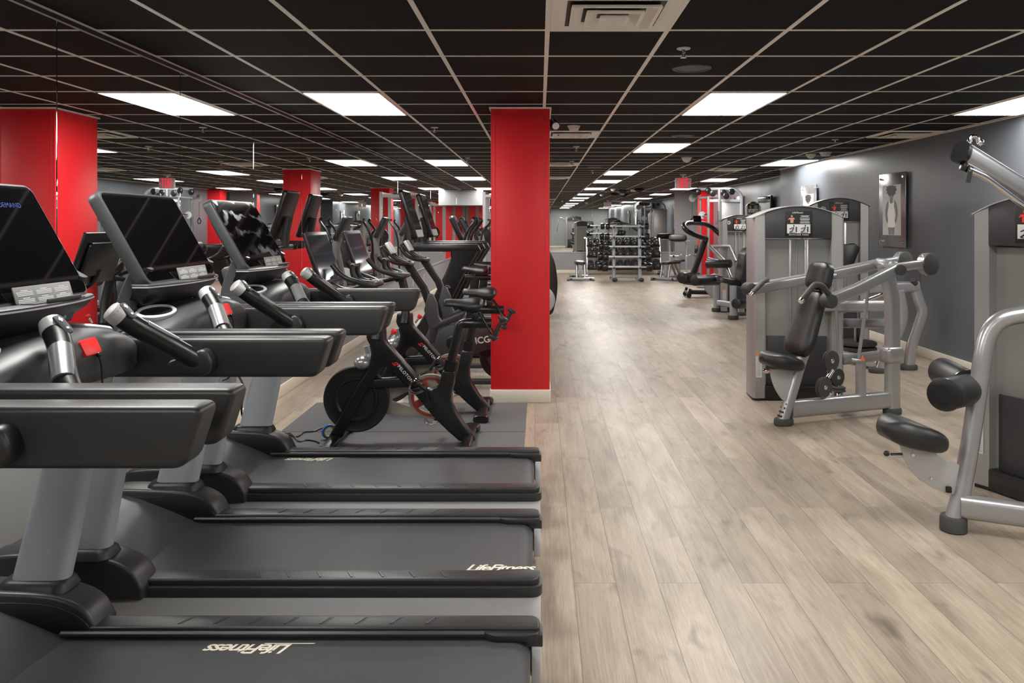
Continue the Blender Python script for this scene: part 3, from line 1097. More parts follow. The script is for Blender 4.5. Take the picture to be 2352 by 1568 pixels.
def tower(t, mtx, W=0.77, H=1.663, D=0.30, title='SHOULDER PRESS', emblem=False, tone='smoke_panel', red=False, shroud=0.0):
    """selector tower: front face on local y=0 looking to -y, x from -W/2 to W/2"""
    pw = 0.105
    arc = lambda x: H-0.10*(abs(x)/(W/2))**2
    hb = H-0.27
    for s in (-1, 1):
        g = GX(mtx)
        pl = [(s*(W/2-pw), 0.012), (s*(W/2-0.02), 0.0), (s*(W/2), 0.03), (s*(W/2), D-0.03), (s*(W/2-0.03), D), (s*(W/2-pw), D)]
        top0, top1 = arc(W/2-pw), arc(W/2)
        zs = lambda x: arc(abs(x))
        rings = [[(x, y, 0.02) for x, y in pl], [(x, y, zs(x)) for x, y in pl]]
        g.loft(rings)
        g.obj('tower_post', 'tower_silver', t)
        g = GX(mtx)
        g.prism(pl, 0.0, 0.022, 'z', bev=0.002)
        g.obj('post_foot', 'satin_black', t)
    n = 12
    xs = [-(W/2-pw)+(W-2*pw)*i/n for i in range(n+1)]
    g = GX(mtx)
    pts = [(xs[0], hb), (xs[-1], hb)]+[(x, arc(x)) for x in reversed(xs)]
    g.prism(pts, 0.004, D-0.004, 'y', bev=0.004)
    g.obj('tower_header', 'header_black', t)
    g = GX(mtx)
    xf = [-(W/2)+W*i/20 for i in range(21)]
    g.prism([(x, arc(x)+0.0005) for x in xf]+[(x, arc(x)+0.009) for x in reversed(xf)], -0.002, D+0.002, 'y', bev=0.002)
    g.obj('top_cap', 'satin_black' if emblem else 'tower_silver', t)
    g = GX(mtx)
    g.box((0, D/2+0.03, hb/2+0.05), (W-2*pw, D-0.08, hb-0.12))
    sh = g.obj('front_shroud', tone, t)
    g = GX(mtx)
    for x, w in ((-0.055, 0.02), (0.085, 0.035), (0.0, 0.006)):
        g.box((x, 0.066, hb/2+0.07), (w, 0.012, hb-0.16), bev=0.003)
    g.obj('guide_rod', 'silver_paint', t)
    g = GX(mtx)
    g.box((0, 0.062, 0.11+0.22), (W-2*pw-0.05, 0.016, 0.44), bev=0.004)
    g.obj('weight_stack', 'header_black', t)
    g = GX(mtx)
    g.box((0, D/2, 0.065), (W-2*pw+0.004, D-0.01, 0.118), bev=0.006)
    g.obj('tower_base', 'satin_black', t)
    # placard
    cz = H-0.145
    g = GX(mtx)
    g.box((0, 0.0015, cz), (0.225, 0.007, 0.215), bev=0.002)
    pc = g.obj('placard', 'deep_black', t)
    y = -0.0024
    g = GX(mtx)
    g.text('LifeFitness', (-0.01, y, cz+0.093), (1, 0, 0), (0, 0, 1), 0.022, 0.35, 0.001)
    g.obj('placard_text', 'label_white', pc)
    g = GX(mtx)
    g.text(title, (0, y, cz-0.097), (1, 0, 0), (0, 0, 1), 0.0145, 0, 0.001, space=1.55, bold=0.0006)
    g.obj('placard_title', 'label_white', pc)
    g = GX(mtx)
    for i in range(3):
        for k in range(4):
            g.box((0.052, y, cz+0.068-0.025*i-0.005*k), (0.088-random.random()*0.03, 0.001, 0.0022))
    g.obj('placard_notes', 'label_white', pc)
    g = GX(mtx)
    g.box((0, y+0.0005, cz-0.045), (0.195, 0.001, 0.078))
    g.obj('placard_diagram', 'label_white', pc)
    g = GX(mtx)
    for s in (-1, 1):
        cx = s*0.048
        g.tube([(cx-0.03, y, cz-0.075), (cx-0.008, y, cz-0.062), (cx+0.006, y, cz-0.03)], 0.006, 6)
        g.tube([(cx-0.03, y, cz-0.045), (cx-0.005, y, cz-0.035)], 0.004, 6)
        g.ball((cx+0.008, y, cz-0.018), (0.007, 0.002, 0.007), 10)
        g.box((cx+0.028, y, cz-0.05), (0.012, 0.001, 0.045))
        g.box((cx+0.0, y, cz-0.079), (0.06, 0.001, 0.004))
    g.obj('placard_figures', 'print_dark', pc)
    g = GX(mtx)
    g.ball((-0.058, y, cz+0.062), (0.008, 0.0016, 0.010), 10)
    g.prism([(-0.078, cz+0.048), (-0.04, cz+0.05), (-0.03, cz+0.035), (-0.042, cz+0.038), (-0.045, cz+0.005), (-0.07, cz+0.005), (-0.07, cz+0.036), (-0.092, cz+0.03)], y-0.0008, y+0.0008)
    g.obj('placard_athlete', 'red_plastic' if red else 'skin_print', pc)
    if emblem:
        g = GX(mtx)
        for r in (0.030, 0.022, 0.012):
            g.tube([(-0.185+r*math.cos(2*PI*k/24), 0.003, cz+0.02+r*math.sin(2*PI*k/24)) for k in range(24)], 0.0022, 6, True)
        g.obj('emblem', 'label_white', t)
    # serial label low on the left post
    g = GX(mtx)
    g.box((-(W/2-0.05), 0.002, 0.30), (0.05, 0.006, 0.20))
    wl = g.obj('caution_label', 'label_white', t)
    g = GX(mtx)
    g.box((-(W/2-0.05), 0.0012, 0.392), (0.05, 0.006, 0.018))
    g.obj('caution_band', 'orange', wl)
    g = GX(mtx)
    for k in range(16):
        g.box((-(W/2-0.05), 0.0008, 0.372-0.0105*k), (0.038-random.random()*0.012, 0.0055, 0.003))
    g.obj('caution_print', 'print_grey', wl)

def foot(t, x, y, rx=0.075, ry=0.058, h=0.05, mtx=None):
    g = GX(mtx)
    prof = [(0.86, 0.0), (1.0, 0.006), (1.0, h-0.012), (0.9, h)]
    g.loft([[(x+rx*k*math.cos(2*PI*i/28), y+ry*k*math.sin(2*PI*i/28), z) for i in range(28)] for k, z in prof])
    return g.obj('foot_pad', 'rubber', t)

def pad(c, u, v, w0, w1, h, th, puff=0.02, n=9):
    """upholstered pad: u across, v along; width w0 at the bottom, w1 at the top"""
    u, v = Vector(u).normalized(), Vector(v).normalized()
    w = u.cross(v).normalized()
    c = Vector(c)
    rings = []
    for k, z in ((0.90, -th/2), (1.0, -th/2+0.012), (1.0, th/2-0.02), (0.96, th/2-0.006), (0.85, th/2+puff*0.45), (0.5, th/2+puff*0.9), (0.1, th/2+puff)):
        ring = []
        base_ = rrect(2, 2, 0.55, 6)
        for px, py in base_:
            tt = (py+1)/2
            ww = w0+(w1-w0)*tt
            ring.append(c+u*(px*ww/2*k)+v*(py*h/2*(1-(1-k)*min(1, w0/h)))+w*z)
        rings.append(ring)
    return rings

# ---- shoulder press in the middle of the right side
TH = math.atan2(0.34, 0.975)
t = thing('shoulder_press_machine', 'silver shoulder press machine with black padded seat, nearest whole machine right of the aisle', 'weight machine', (1.843, 5.88, 0), TH)
inv = Matrix.Rotation(-TH, 4, 'Z') @ Matrix.Translation((-1.843, -5.88, 0))
tower(t, inv @ xf_(2.215, 6.66, math.radians(-3)))
ov = rrect(0.075, 0.135, 0.032, 5)
ovs = rrect(0.062, 0.10, 0.028, 5)
# frame
g = G()
g.sweep([(0.06, 0, 0.115), (1.0, 0, 0.115)], ov)
g.obj('base_tube', 'silver_paint', t)
foot(t, 0.0, 0, 0.078, 0.06)
foot(t, 1.03, 0, 0.08, 0.06)
g = G()
g.sweep([(-0.005, 0, 0.03), (0.145, 0, 0.44), (0.30, 0, 0.80), (0.40, 0, 1.06)], rrect(0.075, 0.085, 0.034, 5), up=(1, 0, 0))
g.obj('seat_post', 'silver_paint', t)
g = G()
for k in range(9):
    g.box((0.0+0.012*k*1.15-0.036, -0.001, 0.07+0.030*k), (0.006, 0.05, 0.014), (0, 0.35, 0))
g.obj('height_scale', 'deep_black', t)
g = G()
pth = cr([(1.03, 0, 0.03), (1.03, 0, 0.45), (1.03, 0, 0.80), (1.02, 0, 0.95), (0.985, 0, 1.08), (0.955, 0, 1.19)], 5)
g.sweep(pth, rrect(0.085, 0.125, 0.038, 5), up=(1, 0, 0))
g.obj('rear_post', 'silver_paint', t)
R2L = lambda px, py, Y: inv @ at(px, py, Y)
g = GX()
for a, b, sec in (((1868, 703, 6.75), (2040, 703, 6.24), ovs), ((1930, 742, 6.8), (2040, 742, 6.24), rrect(0.05, 0.08, 0.024, 4)), ((1925, 828, 6.75), (2030, 815, 6.26), rrect(0.06, 0.085, 0.026, 4))):
    g.sweep([R2L(*a), R2L(*b)], sec)
g.obj('cross_tube', 'silver_paint', t)
g = G()
a = R2L(1972, 835, 6.2)
g.sweep([(0.72, 0, 0.16), (0.735, 0.02, 0.44)], rrect(0.06, 0.075, 0.02, 4), up=(0, 1, 0))
g.obj('short_post', 'silver_paint', t)
g = G()
g.box((1.02, 0, 0.475), (0.17, 0.12, 0.13), bev=0.03, seg=3)
g.obj('post_bracket', 'silver_paint', t)
# rods and cable pulleys
g = G()
g.tube([R2L(1996, 655, 6.1), R2L(1972, 822, 6.15)], 0.014, 10)
g.tube([R2L(1917, 640, 6.45), R2L(1926, 812, 6.5)], 0.012, 10)
g.ball(R2L(1996, 640, 6.1), 0.02, 12)
g.ball(R2L(1917, 633, 6.45), 0.02, 12)
g.cyl(R2L(1955, 826, 6.1), R2L(1978, 830, 6.1), 0.016)
g.obj('link_rod', 'silver_paint', t)
g = G()
p = R2L(1976, 821, 6.08)
g.prism([(p.x-0.022, p.z-0.018), (p.x+0.022, p.z-0.018), (p.x, p.z+0.022)], p.y-0.03, p.y-0.026)
g.obj('hazard_sticker', 'orange', t)
for px, py, Y, r, flat in ((1908, 828, 6.05, 0.078, 0), (1892, 889, 5.98, 0.075, 0), (1922, 866, 6.25, 0.07, 0), (1926, 893, 6.2, 0.055, 1)):
    p = R2L(px, py, Y)
    g = G()
    ax = (0.0, 0.0, 1.0) if flat else (0.15, -1, 0)
    g.lathe([(0.001, -0.02), (r*0.72, -0.02), (r, -0.016), (r, -0.01), (r*0.86, 0.0), (r, 0.01), (r, 0.016), (r*0.72, 0.02), (0.001, 0.02)], p, ax, 32)
    pl = g.obj('pulley', 'rubber', t)
    g = G()
    g.lathe([(0.001, -0.024), (0.016, -0.024), (0.018, 0.022), (0.012, 0.026), (0.001, 0.026)], p, ax, 14)
    g.obj('pulley_bolt', 'chrome', pl)
g = G()
g.tube([R2L(1912, 850, 6.03), R2L(1900, 868, 6.0)], 0.02, 10)
g.sweep([R2L(1893, 920, 6.0), R2L(1905, 900, 6.0)], rrect(0.03, 0.05, 0.01, 3))
g.sweep([R2L(1926, 930, 6.15), R2L(1926, 900, 6.2)], rrect(0.06, 0.05, 0.01, 3), up=(0, 1, 0))
g.obj('pulley_bracket', 'chrome', t)
# pads
g = G()
sv = Vector((0.40, 0, 0.92)).normalized()
g.loft(pad((0.205, 0, 0.76), (0, -1, 0), sv, 0.34, 0.20, 0.52, 0.065, 0.02))
g.obj('backrest', 'leather', t)
g = G()
g.loft(pad((0.33, 0, 1.115), (0, -1, 0), (0.28, 0, 0.96), 0.25, 0.22, 0.215, 0.075, 0.018))
g.obj('head_pad', 'leather', t)
def saddle_pad(c, ang, L=0.34, W=0.32, T=0.085):
    """thick teardrop seat pad; local x to the rear"""
    rings = []
    n = 11
    for i in range(n):
        q = i/(n-1)
        x = (q-0.5)*L
        tap = (1-abs(2*q-1)**3.0)**0.5 if 0 < q < 1 else 0.12
        th = T*(0.75+0.40*(1-q))*max(0.3, tap)
        hump = 0.012*math.sin(q*PI)+0.020*(1-q)**2-0.01*q
        ww = W*(0.86+0.14*math.sin(q*PI))*max(0.3, tap)
        rings.append([(x, yy*1.0, z+hump) for yy, z in [(p[0], p[1]) for p in rrect(ww, th, th*0.42, 5)]])
    return rings, Matrix.Translation(Vector(c)) @ Matrix.Rotation(ang, 4, 'Y')
g = G()
rg, mt = saddle_pad((-0.02, 0, 0.47), math.radians(7), T=0.11)
g.loft(rg, mtx=mt)
g.obj('seat', 'leather', t, sharp=80)
g = G()
pts = [(-0.12, 0.425), (0.10, 0.425), (0.125, 0.40), (0.055, 0.18)]+[(p.x, p.y) for p in cr([(0.03, 0.165), (-0.02, 0.20), (-0.07, 0.27), (-0.105, 0.35), (-0.12, 0.425)], 4)[:-1]]
g.prism(pts, -0.012, 0.012, 'y', bev=0.003)
g.cyl((-0.09, 0, 0.41), (-0.155, 0, 0.415), 0.009)
g.obj('seat_bracket', 'silver_plate', t)
g = G()
g.cyl((-0.155, -0.02, 0.415), (-0.155, 0.025, 0.415), 0.016, bev=0.004)
g.obj('seat_lever', 'chrome', t)
# press arms
def arm(pts, sec, name='press_arm'):
    g = G()
    g.sweep(fillet([R2L(*p) for p in pts], 0.06, 4), sec)
    return g.obj(name, 'silver_paint', t)
a1 = arm([(1908, 689, 5.66), (1962, 668, 5.78), (2062, 617, 6.02)], rrect(0.06, 0.095, 0.028, 5))
arm([(2058, 614, 6.02), (2122, 606, 6.06)], rrect(0.05, 0.07, 0.024, 5), 'weight_arm')
a2 = arm([(1722, 664, 6.40), (1890, 634, 6.48), (2020, 606, 6.52)], rrect(0.06, 0.095, 0.028, 5))
arm([(2015, 606, 6.52), (2068, 597, 6.55)], rrect(0.05, 0.07, 0.024, 5), 'weight_arm')
for px, py, Y in ((2133, 606, 6.08), (2075, 601, 6.56)):
    p = R2L(px, py, Y)
    ax = (inv.to_3x3() @ Vector((0.42, -0.90, 0.0))).normalized()
    g = G()
    g.lathe([(0.001, -0.05), (0.075, -0.05), (0.085, -0.04), (0.085, 0.02), (0.001, 0.02)], p, ax, 36)
    cw = g.obj('counterweight', 'silver_paint', t)
    g = G()
    g.lathe([(0.001, 0.018), (0.086, 0.018), (0.086, 0.028), (0.07, 0.034), (0.001, 0.036)], p, ax, 36)
    g.obj('weight_face', 'rubber', cw)
    g = G()
    for k in (0.6, 2.6, 4.6):
        u = ax.orthogonal().normalized()
        q = p+(u*math.cos(k)+ax.cross(u)*math.sin(k))*0.084
        g.cyl(q-ax*0.012, q+ax*0.0, 0.009, seg=10)
    g.obj('weight_bolt', 'chrome', cw)
g = G()
g.cyl(R2L(2018, 605, 6.55), R2L(2052, 612, 6.02), 0.046, seg=24, bev=0.006)
g.obj('pivot_shaft', 'silver_paint', t)
g = G()
g.cyl(R2L(2063, 618, 6.02), R2L(2070, 620, 5.95), 0.042, seg=24, bev=0.006)
g.obj('pivot_cap', 'rubber', t)
def grip(pts, cap):
    g = G()
    g.tube(fillet([R2L(*p) for p in pts], 0.05, 5), 0.021, 14)
    gr = g.obj('hand_grip', 'rubber', t)
    a, b = R2L(*pts[-2]), R2L(*pts[-1])
    d = (b-a).normalized()
    g = G()
    g.cyl(b, b+d*0.022, 0.022, 0.020, 14)
    g.obj('grip_end', 'chrome', gr)
    p = R2L(*cap)
    g = G()
    g.cyl(p+Vector((0, 0.045, 0)), p-Vector((0, 0.045, 0)), 0.052, seg=24, bev=0.01)
    g.obj('grip_joint', 'rubber', t)
grip([(1908, 682, 5.66), (1888, 655, 5.60), (1872, 652, 5.58), (1842, 688, 5.50)], (1903, 691, 5.66))
grip([(1722, 662, 6.40), (1763, 640, 6.42), (1757, 643, 6.36), (1727, 673, 6.30)], (1720, 663, 6.40))

# ---- pulldown machine cut by the right edge
TB = math.atan2(-0.93, 0.365)
t = thing('pulldown_machine', 'silver and black pulldown machine cut off by the right edge of the photo', 'weight machine', (2.045, 3.85, 0), 0)
invB = Matrix.Translation((-2.045, -3.85, 0))
dv = Vector((0.365, -0.93, 0)).normalized()
cB = Vector((2.505, 4.52, 0))+dv*0.385
tower(t, invB @ Matrix.Translation(cB) @ Matrix.Rotation(math.atan2(dv.y, dv.x), 4, 'Z'), title='PULLDOWN', red=True)
B2L = lambda px, py, Y: invB @ at(px, py, Y)
foot(t, 0.0, 0, 0.062, 0.062, 0.075)
g = G()
pth = [(0, 0, 0.05)]+[tuple(B2L(*q)) for q in ((2208, 1130, 3.86), (2228, 1020, 3.88), (2246, 900, 3.9), (2258, 815, 3.9), (2272, 765, 3.9), (2300, 735, 3.88), (2352, 722, 3.84), (2440, 718, 3.76), (2560, 718, 3.66))]
g.tube(cr(pth, 5), 0.043, 18)
g.obj('main_tube', 'silver_paint', t)
g = G()
g.sweep([(0.03, -0.01, 0.125), (0.62, -0.28, 0.125)], rrect(0.08, 0.115, 0.034, 5))
g.obj('base_tube', 'silver_paint', t)
foot(t, 0.62, -0.28, 0.062, 0.062, 0.075)
g = G()
g.sweep([(0.60, -0.27, 0.05), (0.62, -0.28, 0.55), (0.60, -0.27, 1.05)], rrect(0.075, 0.09, 0.034, 5), up=(1, 0, 0))
g.obj('rear_post', 'silver_paint', t)
sd = Vector((-0.91, 0.41, 0)).normalized()
g = G()
rg, mt = saddle_pad((0, 0, 0), math.radians(9), 0.34, 0.30, 0.125)
sc_ = B2L(2094, 1000, 3.86)
g.loft(rg, mtx=Matrix.Translation(sc_) @ Matrix.Rotation(math.atan2(0.12, 0.99), 4, 'Z') @ Matrix.Rotation(math.radians(10), 4, 'Y'))
g.obj('seat', 'leather', t, sharp=80)
g = G()
q0 = [B2L(*q, 3.86) for q in ((2062, 1005), (2140, 1020), (2150, 1042), (2172, 1057), (2202, 1066), (2190, 1134), (2165, 1129), (2140, 1119), (2113, 1102), (2092, 1080), (2075, 1052))]
g.prism([(p.x, p.z) for p in q0], q0[0].y-0.012, q0[0].y+0.012, 'y', bev=0.003)
g.obj('seat_bracket', 'silver_plate', t)
g = G()
p = B2L(2096, 1044, 3.845)
g.cyl(p, p+Vector((0, -0.008, 0)), 0.008, seg=10)
p = B2L(2138, 1098, 3.845)
g.cyl(p, p+Vector((0, -0.006, 0)), 0.006, seg=10)
g.obj('bracket_bolt', 'chrome', t)
g = G()
g.tube([B2L(2046, 1043, 3.86), B2L(2080, 1042, 3.86)], 0.006, 8)
g.cyl(B2L(2036, 1041, 3.83), B2L(2037, 1041, 3.89), 0.014, bev=0.003)
g.obj('seat_lever', 'satin_black', t)
g = G()
p = B2L(2179, 1124, 3.84)
g.box(p, (0.024, 0.02, 0.03), bev=0.004)
g.obj('scale_block', 'deep_black', t)
for a, b in (((2168, 906, 3.73), (2228, 893, 3.96)), ((2222, 884, 3.99), (2163, 852, 4.33))):
    a, b = B2L(*a), B2L(*b)
    d = (b-a).normalized()
    g = G()
    g.cyl(a, b, 0.077, seg=36, bev=0.012)
    rl = g.obj('knee_roller', 'leather', t)
    g = G()
    g.lathe([(0.001, -0.012), (0.04, -0.012), (0.042, -0.009), (0.05, -0.009), (0.078, -0.004), (0.081, 0.01), (0.079, 0.018), (0.001, 0.018)], a, d, 36)
    g.obj('roller_cap', 'satin_black', rl)
g = G()
g.tube([B2L(2230, 893, 3.96), B2L(2250, 880, 3.9)], 0.03, 12)
g.obj('roller_axle', 'silver_paint', t)
# lever arm at the top
g = G()
a0, a1_ = B2L(2212, 352, 3.62), B2L(2420, 480, 3.86)
g.sweep([a0, a1_], rrect(0.085, 0.105, 0.04, 6))
la = g.obj('lever_arm', 'silver_paint', t)
g = G()
d = (a0-a1_).normalized()
g.sweep([a0+d*0.022, a0-d*0.002], rrect(0.09, 0.11, 0.042, 6))
g.obj('arm_cap', 'satin_black', la)
g = G()
g.tube(fillet([B2L(2222, 388, 3.60), B2L(2262, 405, 3.63), B2L(2330, 455, 3.7), B2L(2420, 520, 3.82)], 0.04, 4), 0.017, 12)
g.obj('lower_bar', 'chrome', la)
g = G()
p = B2L(2218, 384, 3.60)
g.cyl(p, p+Vector((-0.018, 0, 0.008)), 0.021, seg=16, bev=0.003)
g.box(p+Vector((0.012, -0.01, -0.035)), (0.022, 0.004, 0.075), (0, 0.2, 0))
g.obj('hand_strap', 'satin_black', la)
g = G()
p = B2L(2240, 330, 3.62)
g.tube(cr([p+Vector((-0.03, 0, -0.01)), p+Vector((-0.02, 0, 0.03)), p+Vector((0.005, 0, 0.03)), p+Vector((0.015, 0, 0.0))], 4), 0.011, 10)
g.ball(p+Vector((0.022, -0.005, 0.005)), 0.016, 12)
g.obj('arm_hook', 'chrome', la)
g = G()
e = B2L(2420, 480, 3.86)
g.sweep([e, e+Vector((0.25, 0.06, -0.16))], rrect(0.085, 0.105, 0.04, 6))
g.cyl(e+Vector((0.24, -0.1, -0.16)), e+Vector((0.24, 0.16, -0.16)), 0.05, bev=0.008)
g.obj('arm_pivot', 'silver_paint', t)

# ---- machine behind the shoulder press, next to the slate wall
t = thing('leg_press_machine', 'silver weight machine behind the shoulder press, against the slate wall', 'weight machine', (3.57, 8.4, 0), 0)
invC = Matrix.Translation((-3.57, -8.4, 0))
tower(t, invC @ xf_(3.56, 9.25, math.radians(-6)), W=0.70, H=1.815, title='LEG PRESS', emblem=True, red=True)
C2L = lambda px, py, Y: invC @ at(px, py, Y)
g = G()
g.sweep(fillet([C2L(2087, 848, 8.12), C2L(2092, 800, 8.12), C2L(2121, 715, 8.12), C2L(2110, 690, 8.12), C2L(2098, 650, 8.12)], 0.12, 5), rrect(0.075, 0.11, 0.036, 5), up=(1, 0, 0))
g.obj('rear_leg', 'silver_paint', t)
g = G()
g.sweep(fillet([C2L(2022, 855, 7.95), C2L(2040, 800, 7.95), C2L(2078, 735, 7.95), C2L(2064, 668, 7.95)], 0.14, 5), rrect(0.075, 0.11, 0.036, 5), up=(1, 0, 0))
g.obj('front_leg', 'silver_paint', t)
for px, py, Y in ((2085, 849, 8.12), (2018, 858, 7.95)):
    p = C2L(px, py, Y)
    foot(t, p.x, p.y, 0.1, 0.07, 0.05)
g = G()
g.sweep([C2L(1990, 662, 8.05), C2L(2108, 658, 8.12)], rrect(0.08, 0.12, 0.036, 5))
g.obj('top_tube', 'silver_paint', t)
g = G()
g.tube([C2L(2101, 652, 8.1), C2L(2096, 642, 8.08)], 0.036, 14)
g.obj('tube_plug', 'rubber', t)
for s in (0.0, 0.12):
    g = G()
    a, b = C2L(1925, 717, 8.6), C2L(2050, 668, 8.1)
    g.cyl(a+Vector((0, s, -s*0.4)), b+Vector((0, s, -s*0.4)), 0.03, seg=16)
    g.obj('guide_rail', 'chrome', t)
for z0 in (0.10, 0.16):
    g = G()
    p = C2L(1968, 790, 8.75)
    g.lathe([(0.001, 0), (0.2, 0), (0.21, 0.008), (0.21, 0.035), (0.19, 0.045), (0.001, 0.045)], (p.x, p.y, z0), (0, 0, 1), 36)
    g.obj('weight_plate', 'rubber', t)
g = G()
p = C2L(1968, 765, 8.75)
g.cyl((p.x, p.y, 0.04), (p.x, p.y, 0.42), 0.03, seg=14)
g.sweep([C2L(1925, 812, 8.7), C2L(2020, 838, 8.0)], rrect(0.08, 0.1, 0.03, 4))
g.obj('base_tube', 'silver_paint', t)
g = G()
p = C2L(1972, 762, 8.7)
g.lathe([(0.001, -0.02), (0.11, -0.02), (0.12, -0.012), (0.1, 0), (0.12, 0.012), (0.11, 0.02), (0.001, 0.02)], p, (1, -0.5, 0), 28)
g.obj('pulley', 'rubber', t)
g = G()
p = C2L(1948, 580, 8.9)
g.prism([(-0.05, 0.09), (0.05, 0.11), (0.12, 0.06), (0.05, -0.12), (-0.04, -0.22), (-0.06, -0.1)], -0.06, 0.06, 'y', bev=0.012, mtx=Matrix.Translation(p))
g.obj('shoulder_pad', 'leather', t)

# ---- leg extension further back
t = thing('leg_extension_machine', 'black padded leg extension machine beyond the shoulder press beside the aisle', 'weight machine', (3.1, 12.6, 0), 0)
invD = Matrix.Translation((-3.1, -12.6, 0))
D2L = lambda px, py, Y: invD @ at(px, py, Y)
tower(t, invD @ xf_(3.42, 13.3, math.radians(-4)), W=0.62, H=1.66, title='LEG EXTENSION', emblem=True, red=True)
for a, b in (((1684, 730, 12.4), (1684, 655, 12.4)), ((1646, 710, 13.5), (1646, 645, 13.5)), ((1702, 722, 12.9), (1702, 690, 12.9))):
    A, B = D2L(*a), D2L(*b)
    A.z = 0.03
    g = G()
    g.sweep([A, B], rrect(0.09, 0.11, 0.04, 5), up=(1, 0, 0))
    g.obj('leg', 'grey_paint', t)
    foot(t, A.x, A.y, 0.085, 0.08, 0.06)
g = G()
A, B = D2L(1650, 698, 13.4), D2L(1700, 712, 12.9)
A.z = B.z = 0.16
g.sweep([A, B], rrect(0.07, 0.1, 0.03, 4))
g.obj('base_tube', 'grey_paint', t)
g = G()
u = Vector((0.15, -1, 0))
g.loft(pad(D2L(1672, 645, 12.6), (0, -1, 0), (0.97, 0, -0.22), 0.42, 0.42, 0.46, 0.09, 0.01))
g.obj('seat', 'leather', t)
g = G()
pp = [D2L(*q, 12.55) for q in ((1699, 662), (1694, 640), (1700, 605), (1703, 582), (1712, 572), (1732, 563), (1736, 600), (1734, 640), (1728, 658))]
g.prism([(p.x, p.z) for p in pp], pp[0].y-0.22, pp[0].y+0.22, 'y', bev=0.02, seg=3)
g.obj('backrest', 'leather', t)
for a, b, r in (((1594, 644, 12.3), (1648, 643, 12.7), 0.085), ((1690, 697, 12.2), (1720, 697, 12.6), 0.08)):
    g = G()
    g.cyl(D2L(*a), D2L(*b), r, seg=28, bev=0.014)
    g.obj('leg_roller', 'leather', t)
g = G()
for py, k in ((596, 0), (610, 1)):
    g.tube([D2L(1626, py, 13.2), D2L(1668, py+10-18*k, 12.9)], 0.04, 14)
g.tube([D2L(1630, 566, 13.3), D2L(1664, 600, 13.0), D2L(1680, 640, 12.8)], 0.035, 12)
g.tube([D2L(1630, 566, 13.3), D2L(1675, 566, 13.3), D2L(1690, 600, 13.1)], 0.03, 12)
g.obj('lift_linkage', 'silver_paint', t)
g = G()
g.cyl(D2L(1624, 607, 13.1), D2L(1678, 605, 12.8), 0.07, seg=24, bev=0.012)
g.obj('shin_pad', 'leather', t)

# ---- curved-handle machine at the far right of the aisle
t = thing('step_trainer', 'black cardio trainer with a looped handlebar beside the aisle, right of the barbell rack', 'cardio machine', (3.15, 16.2, 0), 0)
invE = Matrix.Translation((-3.15, -16.2, 0))
E2L = lambda px, py, Y: invE @ at(px, py, Y)
g = G()
g.tube(cr([E2L(*q) for q in ((1622, 548, 16.0), (1600, 541, 15.7), (1578, 530, 15.5), (1571, 518, 15.6), (1582, 512, 15.9), (1612, 513, 16.4), (1634, 521, 16.6), (1652, 537, 16.6), (1671, 546, 16.6))], 5), 0.05, 12)
g.obj('handlebar', 'satin_black', t)
g = G()
g.sweep([E2L(1590, 632, 16.2), E2L(1606, 590, 16.2), E2L(1621, 545, 16.2)], rrect(0.10, 0.13, 0.04, 5), up=(1, 0, 0))
g.obj('mast', 'satin_black', t)
g = G()
g.plate(E2L(1601, 502, 15.9), (0.9, -0.3, 0), (0, 0.4, 0.9), 0.16, 0.14, 0.02, 0.05, 0.008)
g.obj('display', 'gloss_black', t)
g = G()
g.cyl(E2L(1566, 638, 15.7), E2L(1600, 636, 16.4), 0.115, seg=28, bev=0.02)
g.obj('front_roller', 'satin_black', t)
g = G()
g.sweep([E2L(1580, 645, 16.1), E2L(1640, 640, 16.4), E2L(1690, 648, 16.6)], rrect(0.4, 0.16, 0.05, 4))
g.obj('deck', 'dark_plastic', t)
g = G()
p = E2L(1642, 655, 16.2)
p.z = 0.24
g.lathe([(0.001, -0.03), (0.225, -0.03), (0.235, -0.02), (0.235, 0.02), (0.225, 0.03), (0.001, 0.03)], p, (0.1, -1, 0), 40)
g.obj('flywheel', 'silver_plate', t)
g = G()
A = E2L(1578, 672, 16.2)
for yy in (-0.2, 0.2):
    g.tube([(A.x, A.y+yy, 0.05), (A.x+0.03, A.y+yy, 0.18)], 0.03, 10)
    g.lathe([(0.05, -0.02), (0.05, 0.02)], (A.x, A.y+yy, 0.05), (0, 1, 0), 16)
g.sweep([(A.x, A.y-0.2, 0.1), (A.x, A.y+0.2, 0.1)], rrect(0.05, 0.05, 0.015, 3))
g.sweep([(A.x+0.05, A.y, 0.1), (A.x+0.95, A.y, 0.08)], rrect(0.06, 0.09, 0.02, 3))
for yy in (-0.2, 0.2):
    g.box((A.x+0.95, A.y+yy, 0.03), (0.1, 0.08, 0.06), bev=0.01)
g.box((A.x+0.95, A.y, 0.08), (0.07, 0.44, 0.06), bev=0.01)
g.obj('stand', 'satin_black', t)
# ------------------------------------------------------------------ mats and exercise bikes by the pillar
for y0, y1, lab in ((4.73, 5.65, 'grey rubber floor mat under the nearer exercise bike'), (5.66, 6.58, 'grey rubber floor mat under the farther exercise bike, ending at the red pillar')):
    g = G()
    g.box(((-1.88-0.105)/2, (y0+y1)/2, 0.004), (1.775, y1-y0, 0.008), bev=0.002)
    tag(g.obj('floor_mat', 'mat_rubber'), lab, 'mat', 'rubber mats under the bikes')

